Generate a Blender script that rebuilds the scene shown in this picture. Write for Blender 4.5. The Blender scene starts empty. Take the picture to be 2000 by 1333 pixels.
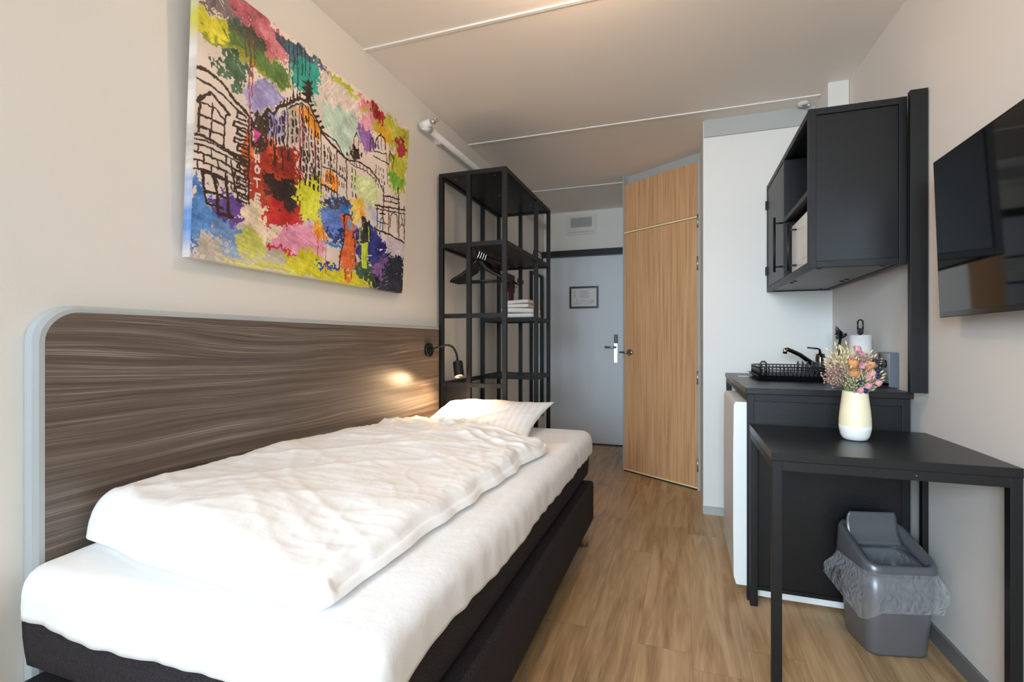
import bpy, bmesh, math, random
import numpy as np
from mathutils import Vector, Matrix, noise
# ------------------------------------------------------------------ camera, light, exposure
S = bpy.context.scene
COL = S.collection
S.view_settings.view_transform = 'Standard'
S.view_settings.look = 'None'
S.view_settings.gamma = 1
S.view_settings.use_curve_mapping = False
S.view_settings.exposure = -0.14
S.cycles.diffuse_bounces = 8
S.cycles.max_bounces = 14

cd = bpy.data.cameras.new('camera')
cd.sensor_width = 36
cd.lens = 959.74 / 2000 * 36
cd.clip_start = 0.02
cam = bpy.data.objects.new('camera', cd)
COL.objects.link(cam)
cam.location = (1.44, -0.093, 1.099)
cam.rotation_euler = (math.pi / 2, 0, 0.3335)
S.camera = cam

wd = bpy.data.worlds.new('daylight')
S.world = wd
wd.use_nodes = True
wd.node_tree.nodes['Background'].inputs[0].default_value = (0.72, 0.86, 1.0, 1)
wd.node_tree.nodes['Background'].inputs[1].default_value = 1.0

def area(name, loc, rot, sx, sy, energy, color, spread=math.pi):
    l = bpy.data.lights.new(name, 'AREA')
    l.shape = 'RECTANGLE'; l.size = sx; l.size_y = sy
    l.energy = energy; l.color = color; l.spread = spread
    o = bpy.data.objects.new(name, l); COL.objects.link(o)
    o.location = loc; o.rotation_euler = rot
    return o
# daylight entering through the window behind the camera
area('window_daylight', (0.95, -2.32, 1.45), (math.radians(86), 0, math.radians(-10)), 1.5, 1.7, 42, (0.72, 0.89, 1.0), math.radians(110))
area('window_skylight', (0.9, -2.34, 1.75), (math.radians(78), 0, math.radians(-14)), 1.5, 1.1, 22, (0.62, 0.82, 1.0), math.radians(62))
# the ceiling lamp's bulb
pl = bpy.data.lights.new('ceiling_lamp_bulb', 'POINT')
pl.energy = 13; pl.color = (1.0, 0.68, 0.44); pl.shadow_soft_size = 0.05
po = bpy.data.objects.new('ceiling_lamp_bulb', pl); COL.objects.link(po)
po.location = (1.1, 1.5, 2.34)

# warm fill aimed upwards, added behind the camera to brighten the ceiling
area('added_ceiling_fill', (2.0, -1.3, 1.74), (math.pi, 0, 0), 0.26, 0.26, 11, (1.0, 0.88, 0.76))
# ------------------------------------------------------------------ helpers
def lin(c):
    return tuple(((v / 255) / 12.92 if v / 255 <= 0.04045 else ((v / 255 + 0.055) / 1.055) ** 2.4) for v in c)

def mat(name, rgb, rough=0.5, metal=0.0, var=0.06, scale=6.0, bump=0.0, bscale=80.0, coat=0.0, stretch=None, spec=0.5):
    m = bpy.data.materials.new(name); m.use_nodes = True
    nt = m.node_tree; N = nt.nodes; K = nt.links
    p = N['Principled BSDF']
    p.inputs['Roughness'].default_value = rough
    p.inputs['Metallic'].default_value = metal
    p.inputs['Coat Weight'].default_value = coat
    p.inputs['Specular IOR Level'].default_value = spec
    c = lin(rgb)
    tc = N.new('ShaderNodeTexCoord'); mp = N.new('ShaderNodeMapping')
    K.new(tc.outputs['Object'], mp.inputs['Vector'])
    if stretch: mp.inputs['Scale'].default_value = stretch
    n = N.new('ShaderNodeTexNoise'); n.inputs['Scale'].default_value = scale; n.inputs['Detail'].default_value = 4
    K.new(mp.outputs[0], n.inputs['Vector'])
    r = N.new('ShaderNodeValToRGB')
    r.color_ramp.elements[0].position = 0.3; r.color_ramp.elements[1].position = 0.7
    r.color_ramp.elements[0].color = tuple(v * (1 - var) for v in c) + (1,)
    r.color_ramp.elements[1].color = tuple(min(1, v * (1 + var)) for v in c) + (1,)
    K.new(n.outputs['Fac'], r.inputs['Fac']); K.new(r.outputs[0], p.inputs['Base Color'])
    if bump:
        n2 = N.new('ShaderNodeTexNoise'); n2.inputs['Scale'].default_value = bscale; n2.inputs['Detail'].default_value = 3
        K.new(mp.outputs[0], n2.inputs['Vector'])
        b = N.new('ShaderNodeBump'); b.inputs['Strength'].default_value = bump; b.inputs['Distance'].default_value = 0.01
        K.new(n2.outputs['Fac'], b.inputs['Height']); K.new(b.outputs[0], p.inputs['Normal'])
    return m

def tree(name):
    m = bpy.data.materials.new(name); m.use_nodes = True
    return m, m.node_tree.nodes, m.node_tree.links, m.node_tree.nodes['Principled BSDF']

def math_node(N, K, op, a, b=None):
    n = N.new('ShaderNodeMath'); n.operation = op
    for i, v in enumerate((a, b)):
        if v is None: continue
        if isinstance(v, (int, float)): n.inputs[i].default_value = v
        else: K.new(v, n.inputs[i])
    return n.outputs[0]

def ramp(N, K, fac, stops):
    r = N.new('ShaderNodeValToRGB'); e = r.color_ramp.elements
    while len(e) < len(stops): e.new(0.5)
    for el, (p, c) in zip(e, stops):
        el.position = p; el.color = tuple(lin(c)) + (1,)
    K.new(fac, r.inputs['Fac']); return r.outputs[0]

def floor_material():
    m, N, K, p = tree('oak_vinyl_planks')
    tc = N.new('ShaderNodeTexCoord'); sx = N.new('ShaderNodeSeparateXYZ'); K.new(tc.outputs['Object'], sx.inputs[0])
    X, Y = sx.outputs[0], sx.outputs[1]
    col = math_node(N, K, 'FLOOR', math_node(N, K, 'DIVIDE', X, 0.184))
    wn = N.new('ShaderNodeTexWhiteNoise'); wn.noise_dimensions = '1D'; K.new(col, wn.inputs['W'])
    yy = math_node(N, K, 'ADD', Y, math_node(N, K, 'MULTIPLY', wn.outputs['Value'], 1.2))
    row = math_node(N, K, 'FLOOR', math_node(N, K, 'DIVIDE', yy, 1.22))
    cid = math_node(N, K, 'ADD', math_node(N, K, 'MULTIPLY', col, 17.13), math_node(N, K, 'MULTIPLY', row, 3.71))
    w2 = N.new('ShaderNodeTexWhiteNoise'); w2.noise_dimensions = '1D'; K.new(cid, w2.inputs['W'])
    cb = N.new('ShaderNodeCombineXYZ')
    K.new(math_node(N, K, 'MULTIPLY', X, 9.0), cb.inputs[0]); K.new(math_node(N, K, 'MULTIPLY', Y, 0.9), cb.inputs[1])
    K.new(math_node(N, K, 'MULTIPLY', w2.outputs['Value'], 40.0), cb.inputs[2])
    n1 = N.new('ShaderNodeTexNoise'); n1.inputs['Scale'].default_value = 1.7; n1.inputs['Detail'].default_value = 6; n1.inputs['Distortion'].default_value = 1.3
    K.new(cb.outputs[0], n1.inputs['Vector'])
    cb2 = N.new('ShaderNodeCombineXYZ')
    K.new(math_node(N, K, 'MULTIPLY', X, 90.0), cb2.inputs[0]); K.new(math_node(N, K, 'MULTIPLY', Y, 4.0), cb2.inputs[1]); K.new(math_node(N, K, 'MULTIPLY', w2.outputs['Value'], 40.0), cb2.inputs[2])
    n2 = N.new('ShaderNodeTexNoise'); n2.inputs['Scale'].default_value = 2.0; n2.inputs['Detail'].default_value = 3
    K.new(cb2.outputs[0], n2.inputs['Vector'])
    f = math_node(N, K, 'ADD', math_node(N, K, 'MULTIPLY', n1.outputs['Fac'], 0.70), math_node(N, K, 'MULTIPLY', n2.outputs['Fac'], 0.22))
    f = math_node(N, K, 'ADD', f, math_node(N, K, 'MULTIPLY', w2.outputs['Value'], 0.07))
    c = ramp(N, K, f, [(0.30, (138, 106, 72)), (0.42, (170, 137, 99)), (0.53, (190, 157, 117)), (0.66, (206, 176, 138))])
    # narrow dark joints between planks
    fx = math_node(N, K, 'FRACT', math_node(N, K, 'DIVIDE', X, 0.184)); fy = math_node(N, K, 'FRACT', math_node(N, K, 'DIVIDE', yy, 1.22))
    gx = math_node(N, K, 'LESS_THAN', fx, 0.008); gy = math_node(N, K, 'LESS_THAN', fy, 0.0014)
    g = math_node(N, K, 'MAXIMUM', gx, gy)
    mx = N.new('ShaderNodeMix'); mx.data_type = 'RGBA'
    K.new(math_node(N, K, 'MULTIPLY', g, 0.6), mx.inputs['Factor']); K.new(c, mx.inputs['A']); mx.inputs['B'].default_value = lin((110, 80, 52)) + (1,)
    K.new(mx.outputs['Result'], p.inputs['Base Color'])
    p.inputs['Roughness'].default_value = 0.42
    b = N.new('ShaderNodeBump'); b.inputs['Strength'].default_value = 0.12; b.inputs['Distance'].default_value = 0.004
    K.new(n2.outputs['Fac'], b.inputs['Height']); K.new(b.outputs[0], p.inputs['Normal'])
    return m

def headboard_material():
    m, N, K, p = tree('dark_taupe_wood_laminate')
    tc = N.new('ShaderNodeTexCoord'); mp = N.new('ShaderNodeMapping'); mp.inputs['Scale'].default_value = (1, 0.42, 3.0)
    mp.inputs['Rotation'].default_value = (math.radians(3), 0, 0)
    K.new(tc.outputs['Object'], mp.inputs['Vector'])
    w = N.new('ShaderNodeTexNoise'); w.inputs['Scale'].default_value = 1.1; w.inputs['Detail'].default_value = 3
    K.new(mp.outputs[0], w.inputs['Vector'])
    sx = N.new('ShaderNodeSeparateXYZ'); K.new(mp.outputs[0], sx.inputs[0])
    z = math_node(N, K, 'ADD', sx.outputs[2], math_node(N, K, 'MULTIPLY', w.outputs['Fac'], 0.55))
    cb = N.new('ShaderNodeCombineXYZ'); K.new(math_node(N, K, 'MULTIPLY', z, 22.0), cb.inputs[2]); K.new(math_node(N, K, 'MULTIPLY', sx.outputs[1], 1.5), cb.inputs[1])
    n = N.new('ShaderNodeTexNoise'); n.inputs['Scale'].default_value = 1.0; n.inputs['Detail'].default_value = 6; n.inputs['Roughness'].default_value = 0.72
    K.new(cb.outputs[0], n.inputs['Vector'])
    cb2 = N.new('ShaderNodeCombineXYZ'); K.new(math_node(N, K, 'MULTIPLY', z, 170.0), cb2.inputs[2]); K.new(math_node(N, K, 'MULTIPLY', sx.outputs[1], 5.0), cb2.inputs[1])
    n2 = N.new('ShaderNodeTexNoise'); n2.inputs['Scale'].default_value = 1.0; n2.inputs['Detail'].default_value = 2
    K.new(cb2.outputs[0], n2.inputs['Vector'])
    f = math_node(N, K, 'ADD', math_node(N, K, 'MULTIPLY', n.outputs['Fac'], 0.62), math_node(N, K, 'MULTIPLY', n2.outputs['Fac'], 0.40))
    c = ramp(N, K, f, [(0.36, (74, 62, 55)), (0.49, (98, 86, 77)), (0.58, (120, 108, 98)), (0.66, (160, 150, 140))])
    K.new(c, p.inputs['Base Color']); p.inputs['Roughness'].default_value = 0.30
    b = N.new('ShaderNodeBump'); b.inputs['Strength'].default_value = 0.2; b.inputs['Distance'].default_value = 0.003
    K.new(f, b.inputs['Height']); K.new(b.outputs[0], p.inputs['Normal'])
    return m

def veneer_material():
    m, N, K, p = tree('warm_oak_door_veneer')
    tc = N.new('ShaderNodeTexCoord'); mp = N.new('ShaderNodeMapping'); mp.inputs['Scale'].default_value = (75, 75, 1.6)
    K.new(tc.outputs['Object'], mp.inputs['Vector'])
    n = N.new('ShaderNodeTexNoise'); n.inputs['Scale'].default_value = 1.0; n.inputs['Detail'].default_value = 4; n.inputs['Distortion'].default_value = 0.3
    K.new(mp.outputs[0], n.inputs['Vector'])
    c = ramp(N, K, n.outputs['Fac'], [(0.34, (190, 143, 100)), (0.5, (207, 160, 115)), (0.66, (218, 174, 130))])
    K.new(c, p.inputs['Base Color']); p.inputs['Roughness'].default_value = 0.5
    return m

def fabric_material(name, rgb, weave=600.0, var=0.16):
    m, N, K, p = tree(name)
    tc = N.new('ShaderNodeTexCoord')
    n = N.new('ShaderNodeTexNoise'); n.inputs['Scale'].default_value = weave; n.inputs['Detail'].default_value = 2
    K.new(tc.outputs['Object'], n.inputs['Vector'])
    a = tuple(max(0, v * (1 - var)) for v in rgb); b_ = tuple(min(255, v * (1 + var)) for v in rgb)
    c = ramp(N, K, n.outputs['Fac'], [(0.35, a), (0.65, b_)])
    K.new(c, p.inputs['Base Color']); p.inputs['Roughness'].default_value = 0.9; p.inputs['Specular IOR Level'].default_value = 0.2
    b = N.new('ShaderNodeBump'); b.inputs['Strength'].default_value = 0.3; b.inputs['Distance'].default_value = 0.002
    K.new(n.outputs['Fac'], b.inputs['Height']); K.new(b.outputs[0], p.inputs['Normal'])
    return m

def linen_material(name, rgb, stripe=0.0):
    m, N, K, p = tree(name)
    tc = N.new('ShaderNodeTexCoord')
    n = N.new('ShaderNodeTexNoise'); n.inputs['Scale'].default_value = 14; n.inputs['Detail'].default_value = 5; n.inputs['Roughness'].default_value = 0.55
    K.new(tc.outputs['Object'], n.inputs['Vector'])
    c = ramp(N, K, n.outputs['Fac'], [(0.3, tuple(v - 3 for v in rgb)), (0.7, rgb)])
    p.inputs['Roughness'].default_value = 0.75
    if stripe:
        sx = N.new('ShaderNodeSeparateXYZ'); K.new(tc.outputs['Object'], sx.inputs[0])
        s = math_node(N, K, 'GREATER_THAN', math_node(N, K, 'FRACT', math_node(N, K, 'DIVIDE', sx.outputs[0], stripe)), 0.5)
        mx = N.new('ShaderNodeMix'); mx.data_type = 'RGBA'
        K.new(math_node(N, K, 'MULTIPLY', s, 0.5), mx.inputs['Factor']); K.new(c, mx.inputs['A']); mx.inputs['B'].default_value = lin(tuple(v - 16 for v in rgb)) + (1,)
        c = mx.outputs['Result']
    K.new(c, p.inputs['Base Color'])
    b = N.new('ShaderNodeBump'); b.inputs['Strength'].default_value = 0.16; b.inputs['Distance'].default_value = 0.02
    K.new(n.outputs['Fac'], b.inputs['Height']); K.new(b.outputs[0], p.inputs['Normal'])
    return m

def attribute_material(name, rough=0.55):
    m, N, K, p = tree(name)
    a = N.new('ShaderNodeAttribute'); a.attribute_name = 'paint'
    K.new(a.outputs['Color'], p.inputs['Base Color']); p.inputs['Roughness'].default_value = rough
    n = N.new('ShaderNodeTexNoise'); n.inputs['Scale'].default_value = 260
    tc = N.new('ShaderNodeTexCoord'); K.new(tc.outputs['Object'], n.inputs['Vector'])
    b = N.new('ShaderNodeBump'); b.inputs['Strength'].default_value = 0.15; b.inputs['Distance'].default_value = 0.002
    K.new(n.outputs['Fac'], b.inputs['Height']); K.new(b.outputs[0], p.inputs['Normal'])
    return m

def glow_material(name, rgb, strength):
    m, N, K, p = tree(name)
    p.inputs['Base Color'].default_value = lin(rgb) + (1,)
    p.inputs['Emission Color'].default_value = lin(rgb) + (1,); p.inputs['Emission Strength'].default_value = strength
    return m

def film_material(name, rgb, opacity, rough=0.15, bump=0.0, bscale=30):
    m, N, K, p = tree(name)
    p.inputs['Base Color'].default_value = lin(rgb) + (1,); p.inputs['Roughness'].default_value = rough
    t = N.new('ShaderNodeBsdfTransparent'); mx = N.new('ShaderNodeMixShader')
    lw = N.new('ShaderNodeLayerWeight'); lw.inputs['Blend'].default_value = 0.35
    f = math_node(N, K, 'ADD', math_node(N, K, 'MULTIPLY', lw.outputs['Facing'], 0.35), opacity)
    K.new(f, mx.inputs['Fac']); K.new(t.outputs[0], mx.inputs[1]); K.new(p.outputs[0], mx.inputs[2])
    K.new(mx.outputs[0], N['Material Output'].inputs['Surface'])
    if bump:
        n = N.new('ShaderNodeTexNoise'); n.inputs['Scale'].default_value = bscale; n.inputs['Detail'].default_value = 3; n.inputs['Distortion'].default_value = 1.5
        tc = N.new('ShaderNodeTexCoord'); K.new(tc.outputs['Object'], n.inputs['Vector'])
        b = N.new('ShaderNodeBump'); b.inputs['Strength'].default_value = bump; b.inputs['Distance'].default_value = 0.02
        K.new(n.outputs['Fac'], b.inputs['Height']); K.new(b.outputs[0], p.inputs['Normal'])
    return m

M = dict(
    wall=mat('white_wall_paint', (230, 228, 223), 0.7, var=0.012, scale=2, bump=0.04, bscale=220),
    wallr=mat('warm_white_wall_paint', (222, 216, 210), 0.7, var=0.012, scale=2, bump=0.04, bscale=220),
    ceil=mat('ceiling_paint', (242, 234, 225), 0.85, var=0.01, scale=2),
    joint=mat('white_joint_strip', (236, 234, 230), 0.5, var=0.01),
    grey=mat('grey_trim_paint', (176, 178, 176), 0.5, var=0.02),
    base=mat('grey_baseboard', (112, 112, 112), 0.45, var=0.04),
    floor=floor_material(), head=headboard_material(), veneer=veneer_material(),
    rim=mat('pale_grey_edge_band', (178, 186, 190), 0.4, var=0.02),
    black=mat('matt_black_powder_coat', (17, 16, 16), 0.46, var=0.06, scale=30, bump=0.08, bscale=700, spec=0.35),
    blackwood=mat('black_woodgrain_board', (11, 10, 10), 0.40, var=0.2, scale=5, bump=0.08, bscale=14, stretch=(4, 4, 40), spec=0.4),
    blacktop=mat('black_worktop_laminate', (15, 15, 16), 0.34, var=0.12, scale=8, bump=0.05, bscale=20, stretch=(3, 30, 30), spec=0.45),
    plastic=mat('black_plastic', (22, 22, 24), 0.35, var=0.05),
    steel=mat('brushed_steel', (196, 194, 190), 0.28, 1.0, var=0.04, scale=40),
    chrome=mat('polished_chrome', (214, 214, 214), 0.10, 1.0, var=0.02),
    doorgrey=mat('blue_grey_door_paint', (212, 218, 224), 0.5, var=0.012),
    charcoal=fabric_material('charcoal_upholstery', (46, 42, 44), 520, 0.40),
    linen=linen_material('white_cotton', (252, 252, 252)),
    sheet=linen_material('white_sheet_cotton', (246, 247, 248)),
    satin=linen_material('white_striped_satin', (246, 246, 246), 0.034),
    towel=fabric_material('white_terry', (232, 229, 224), 260, 0.05),
    white=mat('white_enamel', (228, 230, 230), 0.28, var=0.01),
    whitep=mat('white_pvc', (222, 218, 212), 0.4, var=0.02),
    paper=mat('white_paper', (226, 226, 224), 0.8, var=0.02, bump=0.2, bscale=200),
    tvscreen=mat('glossy_dark_screen', (8, 8, 9), 0.05, var=0.02, spec=0.8),
    tvplastic=mat('glossy_black_bezel', (14, 14, 15), 0.12, var=0.02),
    bin=mat('graphite_grey_plastic', (112, 112, 116), 0.34, 0.35, var=0.03, scale=12),
    binlid=mat('graphite_lid_plastic', (104, 104, 108), 0.30, 0.35, var=0.03, scale=12),
    film=film_material('clear_bag_film', (235, 238, 242), 0.07, 0.10, 1.0, 30),
    cream=mat('cream_glazed_ceramic', (238, 224, 190), 0.42, var=0.02, bump=0.05, bscale=60),
    vwhite=mat('white_glazed_ceramic', (236, 234, 230), 0.25, var=0.01),
    mirror=mat('mirror_silver', (226, 230, 228), 0.02, 1.0, var=0.01),
    glass=film_material('window_glass', (240, 245, 248), 0.03, 0.02),
    burg=mat('burgundy_fabric', (86, 40, 52), 0.8, var=0.15, scale=20),
    darkbrown=mat('dark_brown_board', (46, 38, 36), 0.6, var=0.1),
)

STRUCT = 'structure'
class MB:
    """collects shapes and links them as one mesh object"""
    def __init__(s, rot=0.0, org=(0, 0, 0)):
        s.bm = bmesh.new(); s.rot = rot; s.org = Vector(org)
    def _v(s, p): return s.bm.verts.new(p)
    def box(s, a, b, bev=0.0):
        x0, x1 = sorted((a[0], b[0])); y0, y1 = sorted((a[1], b[1])); z0, z1 = sorted((a[2], b[2]))
        vs = [s._v(p) for p in ((x0, y0, z0), (x1, y0, z0), (x1, y1, z0), (x0, y1, z0), (x0, y0, z1), (x1, y0, z1), (x1, y1, z1), (x0, y1, z1))]
        fs = [s.bm.faces.new([vs[i] for i in f]) for f in ((3, 2, 1, 0), (4, 5, 6, 7), (0, 1, 5, 4), (1, 2, 6, 5), (2, 3, 7, 6), (3, 0, 4, 7))]
        if bev > 0:
            es = list({e for f in fs for e in f.edges})
            bmesh.ops.bevel(s.bm, geom=es, offset=bev, segments=2, affect='EDGES', profile=0.5)
        return s
    def tube(s, pts, r, seg=10, cap=True, closed=False, flat=1.0):
        pts = [Vector(p) for p in pts]; n = len(pts)
        rs = r if isinstance(r, (list, tuple)) else [r] * n
        rings = []; up = None
        for i, p in enumerate(pts):
            if closed: t = pts[(i + 1) % n] - pts[i - 1]
            else: t = (pts[min(i + 1, n - 1)] - pts[max(i - 1, 0)])
            t = t.normalized()
            if up is None:
                up = Vector((0, 0, 1)) if abs(t.z) < 0.9 else Vector((1, 0, 0))
            a = t.cross(up).normalized(); b = a.cross(t).normalized(); up = b
            rings.append([s._v(p + (a * math.cos(2 * math.pi * k / seg) + b * flat * math.sin(2 * math.pi * k / seg)) * rs[i]) for k in range(seg)])
        m = n if closed else n - 1
        for i in range(m):
            A, B = rings[i], rings[(i + 1) % n]
            for k in range(seg):
                f = s.bm.faces.new((A[k], A[(k + 1) % seg], B[(k + 1) % seg], B[k])); f.smooth = True
        if cap and not closed:
            s.bm.faces.new(rings[0][::-1]); s.bm.faces.new(rings[-1])
        return s
    def lathe(s, prof, c=(0, 0, 0), seg=32, cap=True, smooth=True):
        rings = [[s._v((c[0] + r * math.cos(2 * math.pi * k / seg), c[1] + r * math.sin(2 * math.pi * k / seg), c[2] + z)) for k in range(seg)] for r, z in prof]
        for A, B in zip(rings, rings[1:]):
            for k in range(seg):
                f = s.bm.faces.new((A[k], A[(k + 1) % seg], B[(k + 1) % seg], B[k])); f.smooth = smooth
        if cap:
            s.bm.faces.new(rings[0][::-1]); s.bm.faces.new(rings[-1])
        return s
    def prism(s, outline, axis, a, b):
        """outline in the two other axes, extruded along axis from a to b"""
        def P(p, t):
            q = list(p); q.insert(axis, t); return q
        A = [s._v(P(p, a)) for p in outline]; B = [s._v(P(p, b)) for p in outline]
        s.bm.faces.new(A); s.bm.faces.new(B[::-1]); n = len(A)
        for i in range(n): s.bm.faces.new((A[i], B[i], B[(i + 1) % n], A[(i + 1) % n]))
        return s
    def blob(s, c, r, seg=10, rings=7):
        prof = []
        vs0 = len(s.bm.verts)
        g = bmesh.ops.create_uvsphere(s.bm, u_segments=seg, v_segments=rings, radius=1.0)
        for v in g['verts']: v.co = Vector((v.co.x * r[0] + c[0], v.co.y * r[1] + c[1], v.co.z * r[2] + c[2]))
        for v in g['verts']:
            for f in v.link_faces: f.smooth = True
        return s
    def grid(s, P, nu, nv, smooth=True, closed_u=False):
        V = [[s._v(P(i, j)) for j in range(nv)] for i in range(nu)]
        for i in range(nu if closed_u else nu - 1):
            for j in range(nv - 1):
                f = s.bm.faces.new((V[i][j], V[(i + 1) % nu][j], V[(i + 1) % nu][j + 1], V[i][j + 1])); f.smooth = smooth
        return s
    def xf(s, m): bmesh.ops.transform(s.bm, matrix=m, verts=s.bm.verts); return s
    def build(s, name, m, parent=None, label=None, off=True):
        me = bpy.data.meshes.new(name)
        o = bpy.data.objects.new(name, me); COL.objects.link(o)
        if parent is not None:
            o.parent = parent
            if off:
                q = ORG.get(parent.name, Vector((0, 0, 0))); ORG[o.name] = q
                bmesh.ops.translate(s.bm, vec=-q, verts=s.bm.verts)
        else:
            ORG[o.name] = Vector((0, 0, 0))
        bmesh.ops.recalc_face_normals(s.bm, faces=s.bm.faces)
        s.bm.to_mesh(me); s.bm.free()
        me.materials.append(m)
        if label: o['label'] = label
        return o
ORG = {}
def tag(o, label, cat, group=None, kind=None):
    o['label'] = label; o['category'] = cat
    if group: o['group'] = group
    if kind: o['kind'] = kind
    return o
def thing(name, label, cat, loc=(0, 0, 0), group=None):
    """an Empty at the base of a thing; its parts are given in world coordinates"""
    o = bpy.data.objects.new(name, None); COL.objects.link(o)
    o.location = loc; o.empty_display_size = 0.05
    ORG[o.name] = Vector(loc)
    return tag(o, label, cat, group)
def struct(o):
    o['kind'] = STRUCT; return o
def copy_thing(o, loc, label=None, group=None):
    c = o.copy(); COL.objects.link(c); c.location = loc
    if label: c['label'] = label
    if group: c['group'] = group
    for ch in o.children:
        d = ch.copy(); COL.objects.link(d); d.parent = c
        for g in ch.children:
            e = g.copy(); COL.objects.link(e); e.parent = d
    return c
def WX(y): return 2.381 - 0.032 * y      # the right wall runs slightly askew
def fn(x, y, z=0.0, s=1.0): return noise.noise(Vector((x * s, y * s, z)))
def sm(t): t = max(0.0, min(1.0, t)); return t * t * (3 - 2 * t)
# ------------------------------------------------------------------ the room
H = 2.498; D = 5.15; K_ = 3.262; BK = -2.2
struct(MB().box((-0.15, BK - 0.2, -0.08), (2.7, D + 0.2, 0.0)).build('floor', M['floor']))
struct(MB().box((-0.15, BK - 0.2, H), (2.7, D + 0.2, H + 0.1)).build('ceiling', M['ceil']))
struct(MB().box((-0.12, BK - 0.1, 0), (0, D, H)).build('wall_left', M['wall']))
struct(MB().prism([(WX(BK - 0.1), BK - 0.1), (WX(BK - 0.1) + 0.12, BK - 0.1), (WX(K_) + 0.12, K_), (WX(K_), K_)], 2, 0, H).build('wall_right', M['wallr']))
struct(MB().box((1.566, K_, 0), (2.6, K_ + 0.1, H)).build('wall_kitchen', M['wall']))
struct(MB().box((-0.12, D, 0), (1.3, D + 0.1, H)).build('wall_far', M['wall']))
# bathroom block: short side wall, diagonal door wall, wall running on to the far end
BA = Vector((0.966, 4.155, 0)); BB = Vector((1.566, 3.752, 0))
struct(MB().box((1.566, K_ + 0.1, 0), (1.62, 3.752, H)).build('wall_bathroom_side', M['wall']))
struct(MB().box((0.968, 4.24, 0), (1.05, D, H)).build('wall_bathroom_end', M['wall']))
dv = (BB - BA).normalized(); nv = Vector((-dv.y, dv.x, 0)) * 1.0     # nv points away from the room
if nv.y < 0: nv = -nv
def bp(t, d, z):                                                     # point along the diagonal, d behind its face
    q = BA + dv * t + nv * d; return (q.x, q.y, z)
LB = (BB - BA).length
def dbox(mb, t0, t1, d0, d1, z0, z1):
    vs = [mb._v(bp(*p)) for p in ((t0, d0, z0), (t1, d0, z0), (t1, d1, z0), (t0, d1, z0), (t0, d0, z1), (t1, d0, z1), (t1, d1, z1), (t0, d1, z1))]
    for f in ((3, 2, 1, 0), (4, 5, 6, 7), (0, 1, 5, 4), (1, 2, 6, 5), (2, 3, 7, 6), (3, 0, 4, 7)): mb.bm.faces.new([vs[i] for i in f])
    return mb
struct(dbox(MB(), 0.0, LB, 0.05, 0.09, 0, H).build('wall_bathroom_door', M['grey']))
# wall behind the camera with the window opening
wb = MB()
wb.box((-0.12, BK - 0.1, 0), (0.2, BK, H)).box((2.2, BK - 0.1, 0), (2.6, BK, H)).box((0.2, BK - 0.1, 0), (2.2, BK, 0.5)).box((0.2, BK - 0.1, 2.35), (2.2, BK, H))
struct(wb.build('wall_back', M['wall']))
w = struct(MB().box((0.2, BK - 0.08, 0.5), (0.26, BK - 0.02, 2.35)).box((2.14, BK - 0.08, 0.5), (2.2, BK - 0.02, 2.35)).box((0.26, BK - 0.08, 0.5), (2.14, BK - 0.02, 0.56)).box((0.26, BK - 0.08, 2.29), (2.14, BK - 0.02, 2.35)).box((1.17, BK - 0.08, 0.56), (1.23, BK - 0.02, 2.29)).build('window_1', M['white']))
MB().box((0.26, BK - 0.055, 0.56), (2.14, BK - 0.05, 2.29)).build('window_pane', M['glass'], w)
# slab joints on the ceiling
for i, y in enumerate((1.905, 3.114, 4.315)):
    struct(MB().box((0.0, y - 0.008, H - 0.006), ((2.31, 2.18, 1.0)[i], y + 0.008, H + 0.001)).build('trim_%d' % (i + 1), M['joint']))
struct(MB().box((1.570, K_ - 0.014, 2.39), (WX(K_), K_ + 0.001, H)).build('trim_4', M['grey']))
# baseboards
struct(MB().box((1.568, K_ - 0.012, 0), (1.74, K_, 0.05)).build('baseboard_kitchen', M['grey']))
struct(MB().prism([(WX(BK) - 0.012, BK), (WX(BK), BK), (WX(K_), K_), (WX(K_) - 0.012, K_)], 2, 0, 0.06).build('baseboard_right', M['base']))
struct(MB().box((0, BK, 0), (0.012, D, 0.06)).build('baseboard_left', M['base']))
# white duct casing in the corner above the wall cabinet
struct(MB().box((2.185, 2.98, 2.02), (2.283, 3.258, H)).build('trim_5', M['whitep']))

# ---- bathroom door (warm oak, diagonal)
d2 = bpy.data.objects.new('door_2', None); COL.objects.link(d2); d2.location = BA; ORG['door_2'] = BA.copy(); struct(d2)
T0, T1 = 0.012, LB - 0.022
dbox(MB(), T0, T1, 0.005, 0.047, 0.02, 2.005).build('door_leaf', M['veneer'], d2)
dbox(MB(), T0, T1, 0.005, 0.047, 2.025, 2.42).build('top_panel', M['veneer'], d2)
glow = mat('pale_brass_edge', (250, 226, 176), 0.3, var=0.02)
dbox(MB(), T0, T1, -0.002, 0.045, 2.008, 2.020).build('brass_strip', glow, d2)
dbox(MB(), T0, T1, -0.002, 0.045, 0.012, 0.021).build('brass_strip', glow, d2)
dbox(dbox(dbox(MB(), 0.0, 0.011, -0.004, 0.05, 0, H), LB - 0.021, LB - 0.006, -0.004, 0.05, 0, 2.42), LB - 0.006, LB, -0.002, 0.06, 0, H).build('door_frame', M['grey'], d2)
dbox(MB(), 0.011, LB - 0.006, 0.0, 0.05, 0.0, 0.011).build('threshold', M['darkbrown'], d2)
for z in (0.14, 0.78, 1.62, 1.93):
    MB().tube([bp(LB - 0.018, -0.008, z), bp(LB - 0.018, -0.008, z + 0.1)], 0.006, 8).build('hinge', M['steel'], d2)
hz = 1.005; hh = MB()
hh.tube([bp(0.075, 0.004, hz), bp(0.075, -0.012, hz)], 0.026, 20).tube([bp(0.075, -0.01, hz), bp(0.075, -0.05, hz), bp(0.072, -0.055, hz), bp(-0.02 + 0.03, -0.055, hz)], 0.009, 10)
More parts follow.
